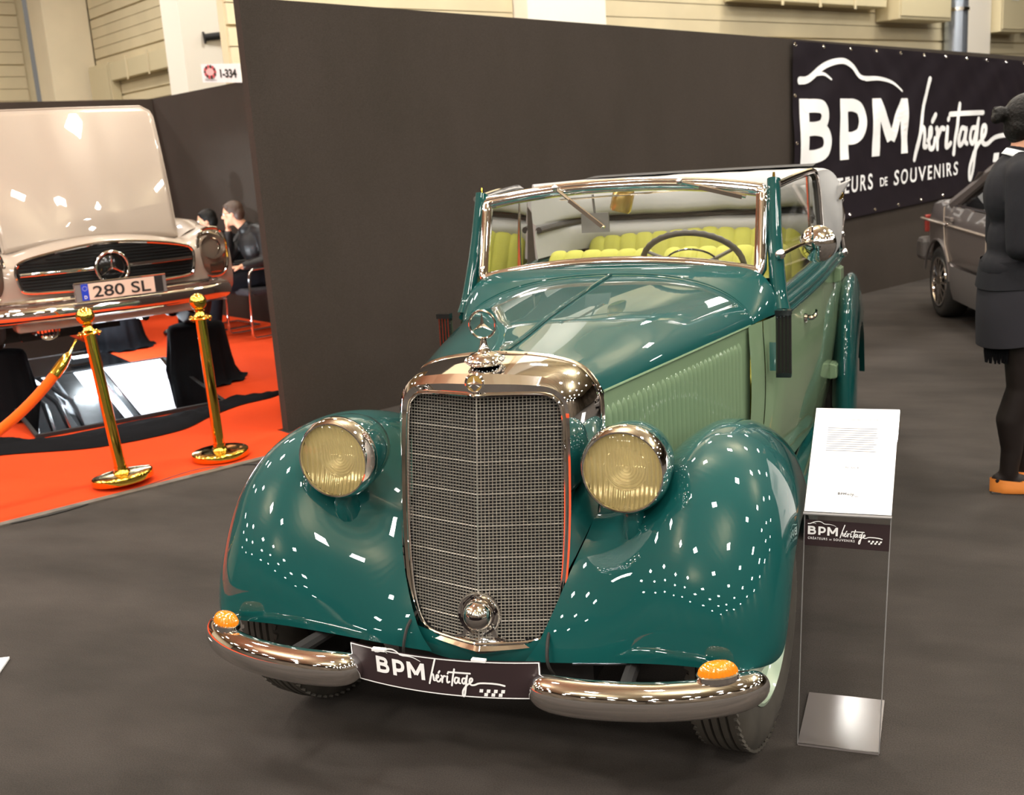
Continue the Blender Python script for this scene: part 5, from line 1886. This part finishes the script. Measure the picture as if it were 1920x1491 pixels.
# blazer
mb = MB()
ell(mb, wp(-.015, 0, 1.29), (.128, .178, .165))
ell(mb, wp(-.006, 0, 1.10), (.116, .156, .17))
ell(mb, wp(-.015, 0, .985), (.136, .178, .10))
chain(mb, [wp(-.02, 0, 1.39), wp(-.004, 0, 1.435)], [.088, .068])
for s in (1, -1):
    sh_ = wp(-.02, s * .170, 1.365)
    el = wp(-.035, s * .222, 1.09)
    wr = wp(.160, s * .130, 1.12)
    chain(mb, [wp(-.012, s * .09, 1.385), sh_, lerp(sh_, el, .45) + wp(-.005, s * .006, 0), el], [.074, .070, .063, .056])
    chain(mb, [el, lerp(el, wr, .5), wr], [.056, .052, .042])
jk = fuse(mb, 'blazer', 'navy_wool', wo, .011, 4)
# jacket skirt flap and pocket line
rows = []
for z, a_, b_ in ((1.02, .128, .172), (.96, .138, .182), (.905, .146, .190), (.902, .140, .184)):
    rows.append([wp(-.015 + a_ * math.cos(t), b_ * math.sin(t), z + .004 * math.sin(3 * t)) for t in np.linspace(0, 2 * PI, 49)[:-1]])
MB().grid(rows, closed_u=True).build('blazer_hem', 'navy_wool', wo)
rows = []
for k, (z, a_, b_) in enumerate(((1.0, .118, .165), (.93, .136, .184), (.85, .142, .190), (.76, .142, .190), (.668, .138, .186), (.665, .132, .180))):
    rows.append([wp(-.012 + a_ * math.cos(t), b_ * math.sin(t), z + (.018 * math.cos(t) if z < .7 else 0)) for t in np.linspace(0, 2 * PI, 57)[:-1]])
MB().grid(rows, closed_u=True).build('skirt', 'navy_skirt', wo)
# black fringe of a scarf end hanging below the hem
mb = MB()
random.seed(5)
for k in range(16):
    p = wp(-.125 + .005 * k, -.06 - .004 * k, .70)
    mb.tube([p, p + V((.003 * math.sin(k), 0, -.07)), p + V((.004 * math.cos(k * 2), 0, -.105 - .015 * random.random()))], [.007, .006, .004], 5)
mb.build('lace_fringe', 'black_cloth', wo, weld=False, kind='stuff')
# tights as a second skin over the legs
mb = MB()
legs = {}
for s in (1, -1):
    leg = [wp(-.01, s * .085, .80), wp(.015, s * .080, .66), wp(.020, s * .075, .47), wp(-.015, s * .072, .33), wp(-.005, s * .07, .20), wp(-.015, s * .07, .085)]
    if s > 0:
        leg = [leg[0]] + [p + V((.10 * (1 - p.z / .9), 0, 0)) for p in leg[1:]]
    legs[s] = leg[-1]
    chain(mb, leg, [.082, .074, .058, .061, .046, .038])
    a = leg[-1]
    chain(mb, [a + V((-.035, 0, -.030)), a + Fw * .06 + V((0, 0, -.036)), a + Fw * .12 + V((0, 0, -.05))], [.034, .032, .024])
fuse(mb, 'tights', 'sheer_tights', wo, .009, 4)
for s in (1, -1):
    a = legs[s]
    mb = MB()
    b0 = V((a.x, a.y, 0))
    rows = []
    for i in range(25):
        t = i / 24
        f = lerp(-.075, .180, t)
        wdt = .034 * min(1, math.sqrt(max(.001, t * 5))) * (1.0 if t < .75 else math.sqrt(max(.001, 1 - ((t - .75) / .25) ** 2))) * (1 + .18 * math.sin(PI * t))
        top = .066 - .022 * t if t < .48 else .058 - .030 * ((t - .48) / .52) ** 1.5
        op_ = t < .50
        r = []
        for (u, z) in ((-1, .004), (-1.06, .012), (-1, .03), (-.86, top), (-.5, top + (.004 if not op_ else -.030)), (0, top + (.010 if not op_ else -.034)), (.5, top + (.004 if not op_ else -.030)), (.86, top), (1, .03), (1.06, .012), (1, .004)):
            r.append(b0 + Fw * f + Sw * (wdt * u) + V((0, 0, z)))
        rows.append(r)
    mb.grid(rows)
    mb.add(rows[0], [tuple(range(11))]).add(rows[-1], [tuple(range(10, -1, -1))])
    sh_o = mb.build('loafer', 'tan_leather', wo, angle=50)
    MB().box(b0 + Fw * .05 + V((0, 0, .003)), (.24, .068, .006), rz=math.atan2(Fw.y, Fw.x)).build('sole', 'black_rubber', sh_o, smooth=False)
    MB().box(b0 + Fw * .075 + V((0, 0, .064)), (.03, .062, .012), rz=math.atan2(Fw.y, Fw.x)).build('saddle_strap', 'brass', sh_o, smooth=False, bevel=.003)

# ---- seated man on a cantilever chair, chin on his hand
FD = -DT                           # the way the chairs face
SD = V((-FD.y, FD.x, 0))           # his left (towards the brown wall)
def chair(loc, label):
    r = thing('cantilever_chair', label, 'chair', loc, 0, 'cantilever chairs along the booth wall')
    p = lambda f, s, z: FD * f + SD * s + V((0, 0, z))
    for s in (1, -1):
        pts = [p(-.22, s * .25, .020), p(.18, s * .25, .020), p(.235, s * .25, .035), p(.25, s * .25, .09), p(.235, s * .25, .40), p(.22, s * .25, .60), p(.195, s * .25, .650), p(.14, s * .25, .668), p(-.22, s * .25, .675)]
        MB().tube([tuple(v) for v in catmull(pts, 46)], .0125, 10).build('side_frame', 'chrome', r)
        MB().tube([p(-.20, s * .25, .690), p(.12, s * .25, .690)], .016, 8, squash=(1.3, .6)).build('armrest', 'black_rubber', r)
    MB().tube([p(-.22, -.25, .020), p(-.22, .25, .020)], .0125, 8).build('rear_bar', 'chrome', r)
    MB().tube([p(.20, -.25, .425), p(.20, .25, .425)], .011, 8).build('seat_bar', 'chrome', r)
    aa = math.atan2(FD.y, FD.x)
    MB().box(p(.01, 0, .450), (.46, .47, .065), rz=aa).build('seat', 'chair_fabric', r, bevel=.02)
    MB().box(p(-.235, 0, .72), (.05, .46, .44), mtx=Matrix.Rotation(aa, 3, 'Z') @ Matrix.Rotation(R_(-8), 3, 'Y')).build('backrest', 'chair_fabric', r, bevel=.018)
    return r
CH1 = V((-4.90, 6.50, .006))
CH2 = V((-5.58, 6.90, .006))
chair(CH1, 'chrome cantilever chair under the man with spectacles, nearer the brown wall')
chair(CH2, 'chrome cantilever chair behind the roadster, under the half hidden sitter')
def sitter(loc, label, chin_hand, hair, trousers, face_turn, top='leather_black', glasses=False, lean=.10, legoff=0.0, slouch=0.0):
    r = thing('person', label, 'person', loc, 0)
    p = lambda f, s, z: FD * f + SD * s + V((0, 0, z - slouch * max(0, min(1, (z - .55) / .3))))
    LR = SD * -1.0                  # image-left at this spot
    F = (FD * math.cos(face_turn) - SD * math.sin(face_turn)).normalized()
    hc = p(.06 + lean, -.06, 1.185)
    mb = MB()
    P, rot = head_parts(mb, hc, F + V((0, 0, -.08)), (0, 0, 1))
    chain(mb, [p(lean * .4 - .03, -.01, .98), p(lean * .7, -.03, 1.05), hc + V((0, 0, -.05)) - F * .02], [.064, .056, .052])
    ell(mb, p(-.04 + lean * .3, 0, .88), (.14, .14, .18))
    ell(mb, p(-.09, 0, .66), (.13, .13, .16))
    ell(mb, p(-.08, 0, .56), (.16, .16, .10))
    arms = {}
    for s in (1, -1):
        hip = p(-.04, s * .09, .55)
        kn = p(.40, s * .11 - legoff, .53)
        ft = p(.44, s * .11 - legoff * 1.2, .10)
        chain(mb, [hip, lerp(hip, kn, .5), kn], [.092, .078, .058])
        chain(mb, [kn, lerp(kn, ft, .35), ft], [.056, .055, .036])
        chain(mb, [ft + V((0, 0, -.045)) - FD * .03, ft + FD * .14 + V((0, 0, -.060))], [.034, .028])
        sh_ = p(-.05 + lean * .3, s * .18, .985)
        if s == chin_hand:
            el = p(.22, s * .17, .745)
            wr = hc + V((0, 0, -.150)) + F * .040 + SD * s * .035
            hd = (V((0, 0, 1)) + F * .25 - SD * s * .2)
        else:
            el = p(.02, s * .25, .735)
            wr = p(.24, s * .18, .70)
            hd = FD - SD * s * .2
        arms[s] = (sh_, el, wr)
        chain(mb, [p(-.04 + lean * .3, s * .08, 1.0), sh_, lerp(sh_, el, .5), el], [.066, .058, .050, .042])
        chain(mb, [el, lerp(el, wr, .4), wr], [.042, .042, .028])
        hand(mb, wr, hd, (-F if s == chin_hand else V((0, 0, -1))), 1 if s < 0 else -1, 1.0 if s == chin_hand else .45, .18)
    body = fuse(mb, 'body', 'skin', r, .0095, 5)
    eyes(P, rot, body)
    mb = MB()
    ell(mb, P(0, -.020, .045), (.084, .092, .078), rot)
    ell(mb, P(0, -.055, .0), (.078, .060, .080), rot)
    for s in (1, -1):
        ell(mb, P(s * .066, -.020, .022), (.016, .045, .04), rot)
        ell(mb, P(s * .030, .034, .080), (.042, .036, .020), rot)
    fuse(mb, 'hair', hair, r, .0065, 3)
    mb = MB()
    ell(mb, p(-.045 + lean * .3, 0, .88), (.162, .162, .19))
    ell(mb, p(-.09, 0, .68), (.155, .155, .18))
    chain(mb, [p(-.03 + lean * .4, -.01, .99), p(.0 + lean * .6, -.02, 1.035)], [.092, .076])
    for s in (1, -1):
        sh_, el, wr = arms[s]
        chain(mb, [p(-.045 + lean * .3, s * .08, 1.0), sh_, lerp(sh_, el, .5), el], [.086, .078, .068, .060])
        chain(mb, [el, lerp(el, wr, .5), lerp(el, wr, .86)], [.060, .054, .044])
    fuse(mb, 'jacket', top, r, .011, 3)
    mb = MB()
    ell(mb, p(-.08, 0, .56), (.172, .172, .11))
    for s in (1, -1):
        hip = p(-.04, s * .09, .55)
        kn = p(.40, s * .11 - legoff, .53)
        ft = p(.44, s * .11 - legoff * 1.2, .10)
        chain(mb, [hip, lerp(hip, kn, .5), kn], [.104, .090, .072])
        chain(mb, [kn, lerp(kn, ft, .4), lerp(kn, ft, .95)], [.070, .066, .056])
    fuse(mb, 'trousers', trousers, r, .012, 3)
    for s in (1, -1):
        ft = p(.44, s * .11 - legoff * 1.2, .10)
        mb = MB()
        chain(mb, [V((ft.x, ft.y, .05)) - FD * .04, V((ft.x, ft.y, .048)) + FD * .08, V((ft.x, ft.y, .036)) + FD * .19], [.046, .044, .034])
        so = fuse(mb, 'shoe', 'black_gloss', r, .010, 3)
    if glasses:
        mb = MB()
        for s in (1, -1):
            c0 = P(s * .031, .094, .004)
            ux, uy = rot @ V((1, 0, 0)), rot @ V((0, 0, 1))
            mb.tube([c0 + ux * .021 * math.cos(a) + uy * .016 * math.sin(a) for a in np.linspace(0, 2 * PI, 17)[:-1]], .0018, 6, closed=True)
            mb.tube([P(s * .052, .092, .008), P(s * .078, .0, .010)], .0018, 6)
        mb.tube([P(-.010, .096, .007), P(.010, .096, .007)], .0018, 6)
        mb.build('spectacles', 'black_gloss', r)
    return r
sitter(CH1 + V((0, 0, 0)), 'seated person in black leather jacket and glasses resting chin on hand', -1, 'hair_brown', 'dark_trousers', R_(38), glasses=True, legoff=.20)
sitter(CH2 + V((0, 0, 0)), 'seated dark haired person half hidden behind the roadster front wing', 1, 'hair_black', 'dark_trousers', R_(30), top='black_cloth', lean=.02, slouch=.085)
